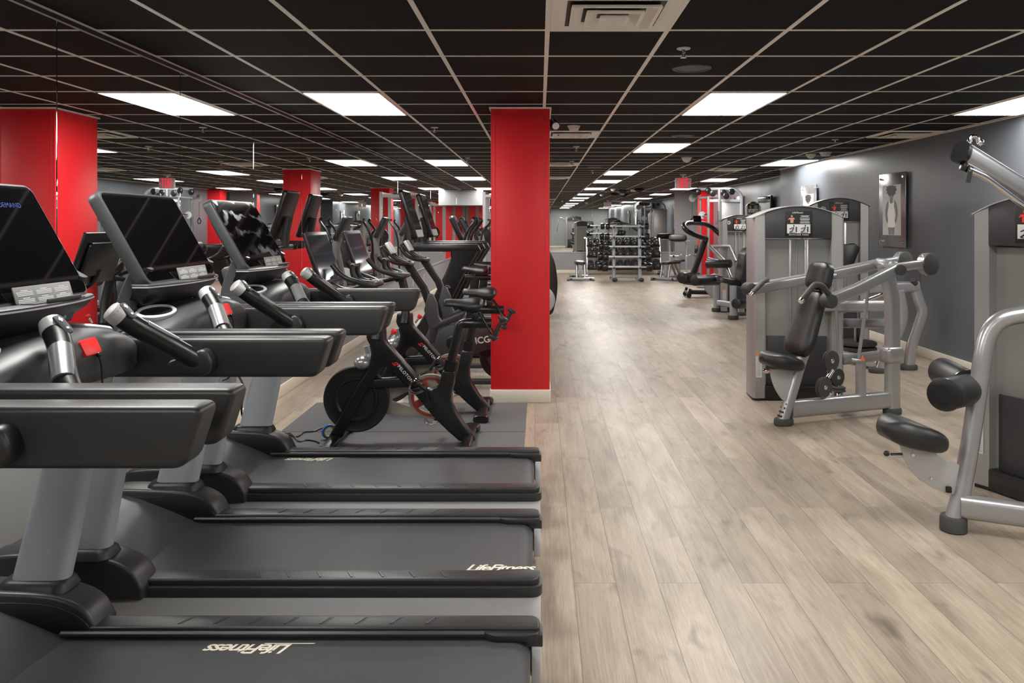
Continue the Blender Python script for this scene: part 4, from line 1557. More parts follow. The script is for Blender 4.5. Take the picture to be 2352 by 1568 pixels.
def crop(ox, oy, s):
    return lambda x, y: (ox+x/s, oy+y/s)
K1 = crop(730, 730, 5.2275)
K2 = crop(940, 600, 5.6)
def bike(label, x, y):
    t = thing('exercise_bike', label, 'exercise bike', (x, y, 0), 0, 'black exercise bikes on the mats')
    O = Vector((-0.9, 5.36, 0))
    def P(k, px, py, Y=5.31):
        q = k(px, py)
        return at(q[0], q[1], Y)-O
    def outline(k, pts, Y=5.31, smooth=0):
        o = [P(k, a, b, Y) for a, b in pts]
        if smooth:
            o = cr(o, smooth, True)
        return [(p.x, p.z) for p in o]
    z0 = 0.012
    # front frame: fork, head and down tube
    g = G()
    up = [(795, 120), (800, 265), (835, 320), (1000, 500), (1205, 745), (1130, 850)]
    lo = [(1110, 868), (880, 650), (845, 612), (800, 592), (755, 605), (700, 690), (600, 850), (420, 1180), (285, 1450), (110, 1450), (330, 1050), (480, 790), (575, 660), (618, 540), (636, 430), (622, 340), (590, 285), (575, 240), (590, 120)]
    g.prism(outline(K1, up+lo), -0.042, 0.042, 'y', bev=0.014, seg=3)
    g.obj('front_frame', 'satin_black', t)
    g = G()
    g.prism(outline(K1, [(640, 742), (1030, 722), (1060, 765), (1115, 835), (1060, 842), (560, 862), (590, 790)]), -0.03, 0.03, 'y', bev=0.012, seg=3)
    g.obj('cross_tube', 'satin_black', t)
    # rear frame with the seat tube and the swept foot
    g = G()
    pts = [(1490, 640), (1655, 640), (1632, 800), (1605, 900), (1598, 990), (1620, 1070), (1665, 1150), (1740, 1270), (1880, 1440), (1890, 1490), (1700, 1490), (1560, 1370), (1400, 1215), (1105, 862), (1200, 820), (1290, 855), (1360, 862), (1420, 838), (1455, 790)]
    g.prism(outline(K1, pts), -0.042, 0.042, 'y', bev=0.014, seg=3)
    g.obj('rear_frame', 'satin_black', t)
    # floor bars with flared caps
    for px, w in ((195, 0.28), (1800, 0.29)):
        A = P(K1, px, 1470)
        g = G()
        g.sweep([(A.x, -w, 0.035), (A.x, -w*0.5, 0.04), (A.x, 0, 0.05), (A.x, w*0.5, 0.04), (A.x, w, 0.035)], rrect(0.075, 0.05, 0.02, 4))
        fb = g.obj('floor_bar', 'satin_black', t)
        for s in (-1, 1):
            g = G()
            g.loft([[(A.x+q[0]*k, s*(w+d), 0.034+q[1]*k) for q in rrect(0.11, 0.062, 0.028, 4)] for d, k in ((-0.05, 0.8), (-0.01, 1.05), (0.03, 1.08), (0.04, 0.9))])
            g.obj('foot_cap', 'satin_black', fb)
    # flywheel
    c = P(K1, 445, 990)
    g = G()
    R = 0.226
    g.lathe([(0.02, -0.012), (0.125, -0.012), (0.135, -0.020), (0.150, -0.020), (0.155, -0.010), (0.19, -0.008), (R-0.008, -0.016), (R, -0.012), (R, 0.012), (R-0.008, 0.016), (0.19, 0.008), (0.02, 0.012)], (c.x, 0.0, c.z), (0, 1, 0), 56)
    g.obj('flywheel', 'flywheel', t)
    g = G()
    b = P(K1, 520, 555)
    g.ball((b.x, 0, b.z), (0.062, 0.06, 0.048))
    g.tube(cr([(b.x+0.01, 0, b.z+0.01), (b.x+0.05, 0, b.z+0.05), (b.x+0.035, 0, b.z+0.12)], 5), [0.035]*6+[0.03]*5, 14)
    g.obj('sweat_guard', 'silver_paint', t)
    # drive cover on the far side
    g = G()
    m = P(K1, 1330, 985)
    g.prism(outline(K1, [(640, 800), (1130, 800), (1130, 880), (860, 1020), (855, 1045), (1120, 1115), (1300, 1180), (1400, 1262), (600, 1180)]), 0.05, 0.085, 'y', bev=0.008)
    dc = g.obj('drive_cover', 'beige_cover', t)
    g = G()
    g.lathe([(0.135, 0.0), (0.155, 0.0), (0.157, 0.006), (0.155, 0.034), (0.135, 0.034)], (m.x, 0.051, m.z), (0, 1, 0), 48, ring=True)
    g.obj('cover_rim', 'beige_cover', dc)
    g = G()
    g.lathe([(0.118, 0.0), (0.136, 0.0), (0.136, 0.02), (0.118, 0.02)], (m.x, 0.045, m.z), (0, 1, 0), 48, ring=True)
    for k in range(4):
        a = k*PI/2+0.5
        g.sweep([(m.x, 0.052, m.z), (m.x+0.12*math.cos(a), 0.052, m.z+0.12*math.sin(a))], rrect(0.02, 0.05, 0.006, 2), up=(-math.sin(a), 0, math.cos(a)))
    g.obj('chain_wheel', 'muted_red', dc)
    # seat post, slider, saddle
    g = G()
    g.sweep(fillet([P(K2, 515, 1420, 5.36), P(K2, 548, 1250, 5.36), P(K2, 650, 820, 5.36), P(K2, 700, 795, 5.36), P(K2, 800, 800, 5.36)], 0.035, 5), rrect(0.056, 0.062, 0.024, 4), up=(-1, 0, 0.25))
    g.obj('seat_post', 'satin_black', t)
    g = G()
    g.cyl(P(K2, 690, 797, 5.36), P(K2, 1062, 800, 5.36), 0.034, seg=20, bev=0.006)
    g.obj('seat_slider', 'satin_black', t)
    g = G()
    a, b2 = P(K2, 525, 1400, 5.36), P(K2, 555, 1275, 5.36)
    g.sweep([a, b2], rrect(0.074, 0.10, 0.025, 4), up=(1, 0, 0))
    g.tube([P(K2, 440, 1330, 5.3), P(K2, 370, 1280, 5.28), P(K2, 340, 1270, 5.27), P(K2, 270, 1400, 5.26)], 0.010, 8)
    g.obj('seat_clamp', 'satin_black', t)
    g = G()
    st = [(440, 525, 0.012, 0.010), (465, 515, 0.022, 0.016), (540, 515, 0.028, 0.018), (650, 522, 0.036, 0.020), (740, 540, 0.052, 0.032), (820, 545, 0.072, 0.038), (890, 535, 0.080, 0.034), (930, 520, 0.070, 0.022), (950, 515, 0.045, 0.012)]
    rings = []
    for sx, sy, hw, hh in st:
        q = P(K2, sx, sy, 5.36)
        rings.append([(q.x, hw*math.cos(2*PI*k/20), q.z-0.006+1.35*hh*math.sin(2*PI*k/20)-0.018*abs(math.cos(2*PI*k/20))) for k in range(20)])
    g.loft(rings)
    g.obj('saddle', 'leather', t, sharp=70)
    g = G()
    for s in (-1, 1):
        g.tube([P(K2, 570, 555, 5.36)+V2(0, s*0.015, 0), P(K2, 690, 640, 5.36)+V2(0, s*0.02, 0), P(K2, 850, 640, 5.36)+V2(0, s*0.022, 0), P(K2, 920, 555, 5.36)+V2(0, s*0.025, 0)], 0.005, 8)
    q = P(K2, 850, 700, 5.36)
    g.box(q, (0.05, 0.05, 0.06), bev=0.008)
    g.obj('saddle_rail', 'satin_black', t)
    # weight holder behind the saddle
    g = G()
    for s in (-1, 1):
        g.tube([P(K2, 900, 650, 5.36)+V2(0, s*0.03, 0), P(K2, 1060, 900, 5.36)+V2(0, s*0.09, 0), P(K2, 1090, 990, 5.36)+V2(0, s*0.1, 0), P(K2, 1160, 900, 5.36)+V2(0, s*0.1, 0)], 0.006, 8)
    g.tube([P(K2, 1090, 990, 5.36)+V2(0, -0.1, 0), P(K2, 1090, 990, 5.36)+V2(0, 0.1, 0)], 0.006, 8)
    g.obj('weight_holder', 'satin_black', t)
    # head tube, handlebar, screen
    g = G()
    g.sweep([P(K1, 690, 260), (-0.20, 0, 0.90), (-0.245, 0, 1.09)], rrect(0.055, 0.065, 0.022, 4), up=(1, 0, 0))
    g.obj('handlebar_post', 'satin_black', t)
    H = lambda X, yy, z: (X+0.9, yy, z)
    g = G()
    half = [(-1.372, 0.20, 1.245), (-1.335, 0.205, 1.20), (-1.285, 0.205, 1.160), (-1.19, 0.195, 1.125), (-1.125, 0.14, 1.102), (-1.10, 0.06, 1.106)]
    full = [H(*p) for p in half]+[H(p[0], -p[1], p[2]) for p in reversed(half)]
    g.tube(cr(full, 5), 0.018, 14)
    for s in (-1, 1):
        g.tube(cr([H(-1.11, s*0.05, 1.108), H(-1.22, s*0.065, 1.125), H(-1.262, s*0.07, 1.165), H(-1.272, s*0.07, 1.222)], 5), 0.018, 12)
    g.tube([H(-1.272, -0.07, 1.222), H(-1.285, 0, 1.228), H(-1.272, 0.07, 1.222)], 0.018, 12)
    g.obj('handlebar', 'dark_plastic', t)
    g = G()
    g.cyl(H(-1.20, 0, 1.07), H(-1.14, 0, 1.12), 0.03, seg=16, bev=0.006)
    g.tube(cr([H(-1.20, 0, 1.08), H(-1.33, 0, 1.06), H(-1.44, 0, 1.11), H(-1.49, 0, 1.20)], 5), 0.019, 12)
    g.obj('screen_arm', 'satin_black', t)
    b0, b1 = Vector(H(-1.42, 0, 1.112)), Vector(H(-1.537, 0, 1.462))
    vv = (b1-b0).normalized()
    uu = Vector((0, 1, 0))
    nn = uu.cross(vv)
    mid = (b0+b1)/2
    g = G()
    g.plate(mid, uu, vv, 0.52, (b1-b0).length, 0.012, 0.022, 0.004)
    g.plate(mid-nn*0.02, uu, vv, 0.40, 0.24, 0.03, 0.025, 0.008)
    sc_ = g.obj('tablet', 'satin_black', t)
    g = G()
    g.plate(mid+nn*0.0012, uu, vv, 0.475, (b1-b0).length-0.05, 0.004, 0.002)
    g.obj('touchscreen', 'screen_grey', sc_)
    # resistance knob
    g = G()
    q = P(K1, 905, 340)
    dn = Vector((0.55, 0, 0.8)).normalized()
    g.cyl(q+V2(-0.03, 0.0, 0.05), q+V2(-0.03, 0.0, 0.05)+dn*0.05, 0.008, seg=10)
    kb = g.obj('knob_stem', 'chrome', t)
    g = G()
    g.cyl(q+V2(-0.03, 0, 0.05)+dn*0.045, q+V2(-0.03, 0, 0.05)+dn*0.075, 0.018, 0.021, 16, 0.005)
    g.obj('resistance_knob', 'red_plastic', kb)
    # cranks and pedals
    ax = P(K1, 1335, 1030)
    for s, (dx, dz) in ((-1, (-0.035, 0.135)), (1, (0.03, -0.14))):
        g = G()
        a = Vector((ax.x, s*0.075, ax.z))
        e = a+Vector((dx, s*0.01, dz))
        g.sweep([a+V2(0, -s*0.02, 0), a, e], rrect(0.03, 0.018, 0.006, 3), up=(0, 1, 0))
        g.cyl(a+V2(0, s*0.012, 0), a-V2(0, s*0.06, 0), 0.026, seg=20)
        ck = g.obj('crank', 'satin_black', t)
        g = G()
        g.cyl(e, e+V2(0, s*0.09, 0), 0.011, seg=10)
        g.box(e+V2(0, s*0.055, 0.004), (0.075, 0.07, 0.022), (0, 0.7, 0), bev=0.005)
        for q in (-0.02, 0.0, 0.02):
            g.ball(e+V2(q, s*0.055, 0.01-q), 0.014, 10)
        g.obj('pedal', 'satin_black', ck)
        g = G()
        for w in (0.025, 0.085):
            g.tube(cr([e+V2(0.02, s*w, -0.02), e+V2(-0.05, s*w, -0.045), e+V2(-0.085, s*w, -0.01), e+V2(-0.05, s*w, 0.045), e+V2(0.0, s*w, 0.03)], 4), 0.004, 6)
        g.tube([e+V2(-0.085, s*0.025, -0.01), e+V2(-0.085, s*0.085, -0.01)], 0.004, 6)
        g.obj('toe_cage', 'chrome', ck)
    # writing on the down tube
    d = (P(K1, 1110, 760)-P(K1, 960, 590)).normalized()
    upv = Vector((d.z, 0, -d.x))*-1
    if upv.z < 0:
        upv = -upv
    o = (P(K1, 1048, 672)+V2(0, 0, 0))
    o.y = -0.0435
    g = G()
    g.text('PELOTON', o, d, upv, 0.030, 0, 0.0015, bold=0.0006, space=1.12)
    g.obj('frame_lettering', 'logo_white', t)
    o = P(K1, 935, 560)
    o.y = -0.0435
    g = G()
    ring = [o+d*(0.0125*math.cos(a))+upv*(0.0125*math.sin(a)) for a in [2*PI*k/26+0.3 for k in range(21)]]
    g.tube(ring, 0.0032, 8)
    g.tube(cr([o-d*0.003+upv*0.003, o+d*0.004-upv*0.001, o-d*0.014-upv*0.014, o-d*0.024-upv*0.008], 4), 0.0032, 8)
    g.tube([o+d*0.008+upv*0.010, o+d*0.018+upv*0.020], 0.0034, 8)
    g.obj('frame_emblem', 'logo_red', t)
    return t
b1 = bike('black exercise bike nearest the treadmills, its whole flywheel in view', -0.9, 5.36)
b2 = copy_tree(b1, (-0.855, 6.22, 0), 0, 'black exercise bike behind its twin on the mat nearest the red pillar')

def hand_weight(x, y, z, lab):
    t = thing('hand_weight', lab, 'hand weight', (x, y, z), 0, 'small hand weights on the bikes')
    d = Vector((0.42, 0, 0.78)).normalized()
    g = G()
    g.cyl(-d*0.06, d*0.06, 0.014, seg=14)
    g.obj('handle', 'dark_plastic', t)
    for s in (-1, 1):
        g = G()
        g.cyl(d*s*0.055, d*s*0.085, 0.034, 0.034, 8, 0.008)
        g.obj('head', 'dark_plastic', t)
p = at(1144, 753, 5.28)
hand_weight(p.x, p.y, p.z, 'small black hand weight behind the saddle of the nearer exercise bike')
p = at(1166, 732, 6.15)
hand_weight(p.x, p.y, p.z, 'small black hand weight behind the saddle of the bike by the pillar')

# ---- two indoor cycles with a dark chain guard behind them
def cycle(label, x, y):
    t = thing('indoor_cycle', label, 'exercise bike', (x, y, 0), 0, 'dark indoor cycles with lettered chain guards')
    O = Vector((-0.75, 7.05, 0))
    P = lambda px, py, Y=7.0: at(K2(px, py)[0], K2(px, py)[1], Y)-O
    def ol(pts, Y=7.0):
        return [(p.x, p.z) for p in [P(a, b, Y) for a, b in pts]]
    g = G()
    g.prism(ol([(215, 425), (275, 445), (330, 560), (352, 730), (385, 790), (430, 772), (690, 665), (705, 690), (640, 780), (420, 850), (330, 900), (330, 1080), (255, 1080), (235, 880), (165, 650)]), -0.045, 0.045, 'y', bev=0.012)
    g.obj('frame', 'header_black', t)
    g = G()
    cc = P(540, 1065)
    arc = [(cc.x+0.158*math.cos(a), cc.z+0.158*math.sin(a)) for a in [math.radians(80)+math.radians(200)*k/16 for k in range(17)]]
    g.prism(arc+[(P(830, 1205).x, P(830, 1205).z), (P(1200, 1110).x, P(1200, 1110).z), (P(1330, 1000).x, P(1330, 1000).z), (P(1250, 870).x, P(1250, 870).z), (P(620, 860).x, P(620, 860).z)], -0.075, -0.045, 'y', bev=0.012)
    cg = g.obj('chain_guard', 'header_black', t)
    g = G()
    g.lathe([(0.001, -0.004), (0.055, -0.004), (0.066, 0.0), (0.066, 0.004)], (cc.x+0.01, -0.0755, cc.z-0.0), (0, 1, 0), 30)
    g.obj('guard_hub', 'satin_black', cg)
    g = G()
    o = P(935, 1030)
    o.y = -0.077
    g.text('ICG', o, (0.99, 0, 0.14), (-0.14, 0, 0.99), 0.082, 0, 0.0015, bold=0.002)
    o2 = P(1065, 1020)
    g.lathe([(0.028, -0.001), (0.04, -0.001), (0.04, 0.001), (0.028, 0.001)], (o2.x+0.02, -0.077, o2.z), (0, 1, 0), 20, ring=True)
    g.obj('guard_lettering', 'label_white', cg)
    c2 = P(1120, 1130)
    g = G()
    g.lathe([(0.02, -0.02), (0.15, -0.02), (0.2, -0.03), (0.215, -0.02), (0.215, 0.02), (0.2, 0.03), (0.02, 0.02)], (c2.x+0.05, 0.03, 0.30), (0, 1, 0), 44)
    g.obj('flywheel', 'satin_black', t)
    # posts
    g = G()
    top = Vector((-0.47, 0, 1.16))
    g.sweep([P(290, 700, 7.05), P(165, 350, 7.05), top], rrect(0.05, 0.075, 0.02, 4), up=(1, 0, 0))
    g.obj('handlebar_post', 'satin_black', t)
    g = G()
    g.sweep([P(760, 860, 7.05), P(800, 560, 7.05), P(840, 200, 7.05)], rrect(0.045, 0.08, 0.018, 4), up=(1, 0, 0))
    g.sweep([P(700, 215, 7.05), P(1100, 225, 7.05)], rrect(0.045, 0.05, 0.014, 3))
    g.obj('seat_post', 'satin_black', t)
    g = G()
    st = [(664, 100, 0.012, 0.010), (690, 95, 0.024, 0.017), (770, 105, 0.034, 0.020), (860, 125, 0.055, 0.034), (940, 128, 0.078, 0.036), (990, 115, 0.078, 0.03), (1010, 110, 0.05, 0.014)]
    rings = []
    for sx, sy, hw, hh in st:
        q = P(sx, sy, 7.05)
        rings.append([(q.x, hw*math.cos(2*PI*k/20), q.z+1.25*hh*math.sin(2*PI*k/20)-0.012*abs(math.cos(2*PI*k/20))) for k in range(20)])
    g.loft(rings)
    g.obj('saddle', 'leather', t, sharp=70)
    g = G()
    full = [(-0.66, 0.2, 1.29), (-0.62, 0.21, 1.22), (-0.54, 0.2, 1.17), (-0.45, 0.13, 1.15), (-0.42, 0.05, 1.15)]
    pts = full+[(a, -b, c) for a, b, c in reversed(full)]
    g.tube(cr(pts, 5), 0.018, 12)
    for s in (-1, 1):
        g.tube(cr([(-0.44, s*0.05, 1.15), (-0.56, s*0.06, 1.2), (-0.68, s*0.06, 1.31)], 5), 0.018, 12)
    g.obj('handlebar', 'satin_black', t)
    g = G()
    g.plate((-0.60, 0, 1.30), (0, 1, 0), (-0.5, 0, 0.85), 0.17, 0.12, 0.015, 0.03, 0.006)
    g.obj('display', 'silver_plate', t)
    for xx, w in ((-0.42, 0.26), (0.42, 0.26)):
        g = G()
        g.sweep([(xx, -w, 0.045), (xx, w, 0.045)], rrect(0.07, 0.06, 0.015, 3))
        for s in (-1, 1):
            g.box((xx, s*(w-0.03), 0.012), (0.08, 0.05, 0.024), bev=0.005)
        g.obj('floor_bar', 'header_black', t)
    g = G()
    g.sweep([(-0.42, 0, 0.07), (-0.33, 0, 0.30), P(290, 900, 7.05)], rrect(0.06, 0.08, 0.02, 4), up=(1, 0, 0))
    g.sweep([(0.42, 0, 0.07), (0.30, 0, 0.30)], rrect(0.06, 0.08, 0.02, 4), up=(1, 0, 0))
    g.sweep([(-0.42, 0, 0.07), (0.42, 0, 0.07)], rrect(0.06, 0.05, 0.015, 3))
    g.obj('lower_frame', 'header_black', t)
    g = G()
    m = Vector((cc.x+0.03, 0, cc.z))
    g.cyl(m+V2(0, -0.1, 0), m+V2(0, 0.1, 0), 0.022, seg=14)
    g.sweep([m+V2(0, -0.1, 0), m+V2(0.05, -0.11, 0.14)], rrect(0.028, 0.016, 0.005, 3), up=(0, 1, 0))
    g.sweep([m+V2(0, 0.1, 0), m+V2(-0.05, 0.11, -0.14)], rrect(0.028, 0.016, 0.005, 3), up=(0, 1, 0))
    g.box(m+V2(0.05, -0.16, 0.145), (0.08, 0.08, 0.024), bev=0.006)
    g.box(m+V2(-0.05, 0.16, -0.145), (0.08, 0.08, 0.024), bev=0.006)
    g.obj('crankset', 'chrome', t)
    return t
c1 = cycle('dark grey indoor cycle with lettered chain guard, left of the red pillar', -0.75, 7.15)
copy_tree(c1, (-0.72, 7.95, 0), 0, 'dark grey indoor cycle behind the lettered one, mostly hidden')

# ---- two black screen treadmills with long rails
def screen_treadmill(label, y):
    t = thing('screen_treadmill', label, 'treadmill', (-1.1, y, 0), 0, 'black treadmills with tall screens')
    dy = 0.36
    for s in (-1, 1):
        g = G()
        g.prism([(-0.46, 1.285), (0.40, 1.285), (0.44, 1.21), (0.36, 1.20), (-0.44, 1.20)], s*dy-0.04, s*dy+0.04, 'y', bev=0.01)
        g.obj('side_rail', 'satin_black', t)
        g = G()
        g.loft([[(x+q[0], s*dy+q[1], z) for q in rrect(w, 0.085, 0.03, 4)] for x, z, w in ((0.25, 1.21, 0.32), (0.23, 1.12, 0.26), (0.14, 0.95, 0.22), (-0.10, 0.48, 0.22), (-0.27, 0.16, 0.26))])
        g.obj('upright', 'satin_black', t)
        g = G()
        o = Vector((0.06, s*dy-0.045, 0.79))
        g.tube([o+V2(0.03*math.cos(a), 0, 0.03*math.sin(a)) for a in [2*PI*k/20 for k in range(17)]], 0.006, 6)
        g.tube([o+V2(-0.03, 0, -0.05), o+V2(0.012, 0, 0.012)], 0.006, 6)
        g.obj('upright_emblem', 'label_grey', t)
    g = G()
    g.box((0.28, 0, 0.09), (1.7, 0.82, 0.16), bev=0.03)
    g.obj('deck', 'dark_plastic', t)
    g = G()
    g.box((0.34, 0, 0.172), (1.56, 0.54, 0.012), bev=0.004)
    g.obj('running_belt', 'belt', t)
    g = G()
    g.cyl((-0.40, -dy, 1.24), (-0.40, dy, 1.24), 0.035, seg=16)
    g.cyl((-0.10, -dy, 1.25), (-0.10, dy, 1.25), 0.022, seg=14)
    g.obj('front_bar', 'satin_black', t)
    b0, b1_ = Vector((-0.30, 0, 1.36)), Vector((-0.47, 0, 1.90))
    vv = (b1_-b0).normalized()
    uu = Vector((0, 1, 0))
    nn = uu.cross(vv)
    mid = (b0+b1_)/2
    g = G()
    g.plate(mid, uu, vv, 0.50, (b1_-b0).length+0.02, 0.03, 0.06, 0.016)
    sc_ = g.obj('screen_shell', 'satin_black', t)
    g = G()
    g.plate(mid+nn*0.002+vv*0.04, uu, vv, 0.46, (b1_-b0).length-0.10, 0.01, 0.003)
    g.obj('touchscreen', 'screen_grey', sc_)
    g = G()
    g.plate(b0+vv*0.045+nn*0.006, uu, vv, 0.44, 0.085, 0.006, 0.006)
    g.obj('sound_bar', 'silver_plate', sc_)
    g = G()
    g.sweep([(-0.42, 0, 1.24), (-0.43, 0, 1.42), (-0.47, 0, 1.60)], rrect(0.13, 0.06, 0.012, 3), up=(1, 0, 0))
    g.obj('screen_mast', 'charcoal_plastic', t)
    return t
s1 = screen_treadmill('black treadmill with tall screen and long side rails, nearer of the pair behind the bikes', 9.2)
copy_tree(s1, (-1.07, 10.3, 0), 0, 'black treadmill with tall screen, farther of the pair behind the bikes')

# ---- ellipticals, facing the mirror
def elliptical(label, x, y):
    t = thing('elliptical_trainer', label, 'elliptical trainer', (x, y, 0), 0, 'elliptical trainers facing the mirror')
    g = G()
    pr = cr([(0.75, 0.06), (1.16, 0.05), (1.26, 0.22), (1.30, 0.55), (1.25, 0.92), (1.13, 1.14), (1.02, 1.17), (0.95, 1.02), (0.88, 0.7), (0.72, 0.5), (0.6, 0.3)], 5, True)
    g.prism([(p[0], p[1]) for p in pr], -0.20, 0.20, 'y', bev=0.03, seg=3)
    hs = g.obj('drive_housing', 'satin_black', t)
    for s in (-1, 1):
        g = G()
        g.lathe([(0.001, 0.02), (0.05, 0.022), (0.06, 0.016), (0.20, 0.014), (0.215, 0.008), (0.225, 0.0), (0.225, -0.01)], (1.035, s*0.20, 0.30), (0, s, 0), 40)
        g.obj('disc_cover', 'silver_plate', hs)
        g = G()
        g.cyl((1.035, s*0.215, 0.30), (1.035, s*0.235, 0.30), 0.045, seg=20, bev=0.006)
        g.obj('disc_hub', 'satin_black', hs)
    for s in (-1, 1):
        g = G()
        g.sweep([(0.95, s*0.28, 0.36+0.06*s), (0.2, s*0.28, 0.30), (-0.25, s*0.27, 0.32-0.05*s)], rrect(0.06, 0.08, 0.02, 4))
        g.obj('pedal_arm', 'grey_paint', t)
        g = G()
        g.box((0.28, s*0.27, 0.37), (0.36, 0.16, 0.04), bev=0.015)
        g.obj('pedal', 'dark_plastic', t)
        g = G()
        g.tube(cr([(-0.25, s*0.27, 0.30), (-0.21, s*0.275, 0.8), (-0.20, s*0.28, 1.15), (-0.13, s*0.30, 1.40), (-0.02, s*0.25, 1.56), (-0.05, s*0.24, 1.62)], 5), 0.022, 12)
        g.obj('moving_handle', 'satin_black', t)
    g = G()
    g.sweep([(-0.36, 0, 0.06), (-0.30, 0, 0.6), (-0.20, 0, 1.12), (-0.24, 0, 1.3)], rrect(0.10, 0.14, 0.03, 4), up=(1, 0, 0))
    g.obj('mast', 'silver_paint', t)
    g = G()
    g.text('LifeFitness', (-0.275, -0.054, 0.72), (0.2, 0, 0.98), (-0.98, 0, 0.2), 0.10, 0.35, 0.0015)
    g.obj('mast_lettering', 'logo_dark', t)
    g = G()
    g.plate((-0.28, 0, 1.46), (0, 1, 0), (-0.42, 0, 0.9), 0.42, 0.44, 0.06, 0.09, 0.03)
    cs = g.obj('console', 'dark_plastic', t)
    g = G()
    g.plate((-0.276, 0, 1.47), (0, 1, 0), (-0.42, 0, 0.9), 0.34, 0.24, 0.02, 0.003)
    g.obj('console_screen', 'gloss_black', cs)
    g = G()
    g.sweep([(-0.36, -0.36, 0.04), (-0.36, 0.36, 0.04)], rrect(0.10, 0.07, 0.02, 4))
    g.sweep([(-0.36, 0, 0.06), (0.9, 0, 0.06)], rrect(0.12, 0.08, 0.02, 4))
    g.sweep([(1.1, -0.32, 0.04), (1.1, 0.32, 0.04)], rrect(0.10, 0.07, 0.02, 4))
    g.obj('floor_frame', 'grey_paint', t)
    return t
e1 = elliptical('elliptical trainer whose rounded black housing shows right of the red pillar', -1.01, 12.65)
copy_tree(e1, (-1.12, 15.2, 0), 0, 'farther elliptical trainer along the left mirror, behind the first')
copy_tree(e1, (-1.12, 17.9, 0), 0, 'farthest elliptical trainer along the left mirror, only its top in view')

# ---- power rack with plates, hidden mostly by the pillar
t = thing('power_rack', 'white steel power rack with red fittings partly hidden by the red pillar', 'power rack', (-1.0, 19.6, 0), 0)
for sx in (-0.35, 0.35):
    for sy in (-0.55, 0.55):
        g = G()
        g.sweep([(sx, sy, 0.0), (sx, sy, 2.30)], rrect(0.075, 0.075, 0.006, 1), up=(1, 0, 0))
        g.obj('upright', 'bright_silver', t)
for sx in (-0.35, 0.35):
    g = G()
    g.sweep([(sx, -0.55, 2.26), (sx, 0.55, 2.26)], rrect(0.07, 0.07, 0.006, 1))
    g.obj('top_beam', 'red_paint', t)
for sy in (-0.55, 0.55):
    g = G()
    g.sweep([(-0.35, sy, 0.05), (0.35, sy, 0.05)], rrect(0.07, 0.07, 0.006, 1))
    g.sweep([(-0.35, sy, 2.2), (0.35, sy, 2.2)], rrect(0.07, 0.07, 0.006, 1))
    g.obj('side_beam', 'bright_silver', t)
    for k in range(3):
        g = G()
        g.prism([(0.39, 1.05+0.25*k), (0.46, 1.05+0.25*k), (0.48, 1.16+0.25*k), (0.44, 1.10+0.25*k), (0.39, 1.10+0.25*k)], sy-0.03, sy+0.03, 'y', bev=0.004)
        g.obj('bar_catch', 'red_paint', t)
for x, y, z, lab in ((-0.62, 19.0, 1.20, 'black weight plate on the upper peg of the power rack'), (-0.62, 19.0, 0.72, 'black weight plate on the lower peg of the power rack'), (-1.38, 19.0, 1.2, 'black weight plate on the far upper peg of the power rack')):
    tp = thing('weight_plate', lab, 'weight plate', (x, y, z), 0, 'weight plates on the power rack')
    g = G()
    g.lathe([(0.03, -0.018), (0.06, -0.022), (0.10, -0.012), (0.19, -0.012), (0.2, -0.022), (0.22, -0.022), (0.225, -0.012), (0.225, 0.014), (0.03, 0.014)], (0, 0, 0), (0, 1, 0), 40)
    g.obj('disc', 'satin_black', tp)
    g = G()
    g.lathe([(0.001, -0.03), (0.03, -0.03), (0.032, 0.015), (0.001, 0.015)], (0, 0, 0), (0, 1, 0), 18)
    g.obj('hub', 'chrome', tp)

# outlets under the mirror, power cords, tape roll
for px, py, Y, lab in ((974, 636, 15.3, 'white wall outlet under the mirror, farther of two'), (950, 656, 14.0, 'white wall outlet under the mirror, nearer of two')):
    t = thing('wall_outlet', lab, 'outlet', (XL-0.012, Y, 0.46), 0, 'wall outlets under the mirror')
    g = G()
    g.box((0.004, 0, 0), (0.008, 0.075, 0.12), bev=0.002)
    g.obj('cover_plate', 'white_plastic', t)
    g = G()
    for z in (-0.025, 0.025):
        g.box((0.0085, 0, z), (0.002, 0.035, 0.03), bev=0.0005, seg=1)
    g.obj('socket', 'label_grey', t)
def cord(pts, r, lab):
    g = G()
    g.tube(cr(pts, 6), r, 7)
    tag(g.obj('loose_cable', 'satin_black'), lab, 'cable', 'loose black power cables')
F_ = lambda px, py, z=0.014: at(px, py, F*(CAMZ-z)/(py-VY))
cord([F_(612, 992), F_(640, 992), F_(668, 1000), F_(684, 1002), F_(700, 992), F_(720, 990), F_(740, 982), F_(756, 977)], 0.005, 'black power cord curling across the grey mat to the nearer bike')
cord([F_(640, 996, 0.020), F_(662, 994, 0.020), F_(676, 1002, 0.020), F_(686, 1013, 0.016), F_(705, 1010, 0.014), F_(724, 1013, 0.014), F_(733, 1017, 0.014)], 0.005, 'black power cord with plug tip lying beside the treadmill fairing')
cord([at(545, 858, 4.74), at(556, 878, 4.74), at(561, 900, 4.74), at(555, 930, 4.74), at(558, 958, 4.74), at(580, 975, 4.74), at(600, 1005, 4.74), (-1.62, 4.74, 0.012), (-1.4, 4.74, 0.012)], 0.006, 'black cord hanging below the armrest of the middle treadmill')
p = F_(757, 1005, 0.012)
t = thing('tape_roll', 'blue and yellow tape roll at the front foot of the nearer bike', 'tape roll', (p.x, p.y-0.02, 0.008), 0.6)
g = G()
g.lathe([(0.036, -0.014), (0.05, -0.014), (0.05, 0.014), (0.036, 0.014)], (0, 0, 0.052), (0, 1, 0), 28, ring=True)
g.obj('tape', 'blue_tape', t)
g = G()
g.lathe([(0.03, -0.014), (0.037, -0.014), (0.037, 0.014), (0.03, 0.014)], (0, 0, 0.052), (0, 1, 0), 28, ring=True)
g.obj('core', 'yellow', t)
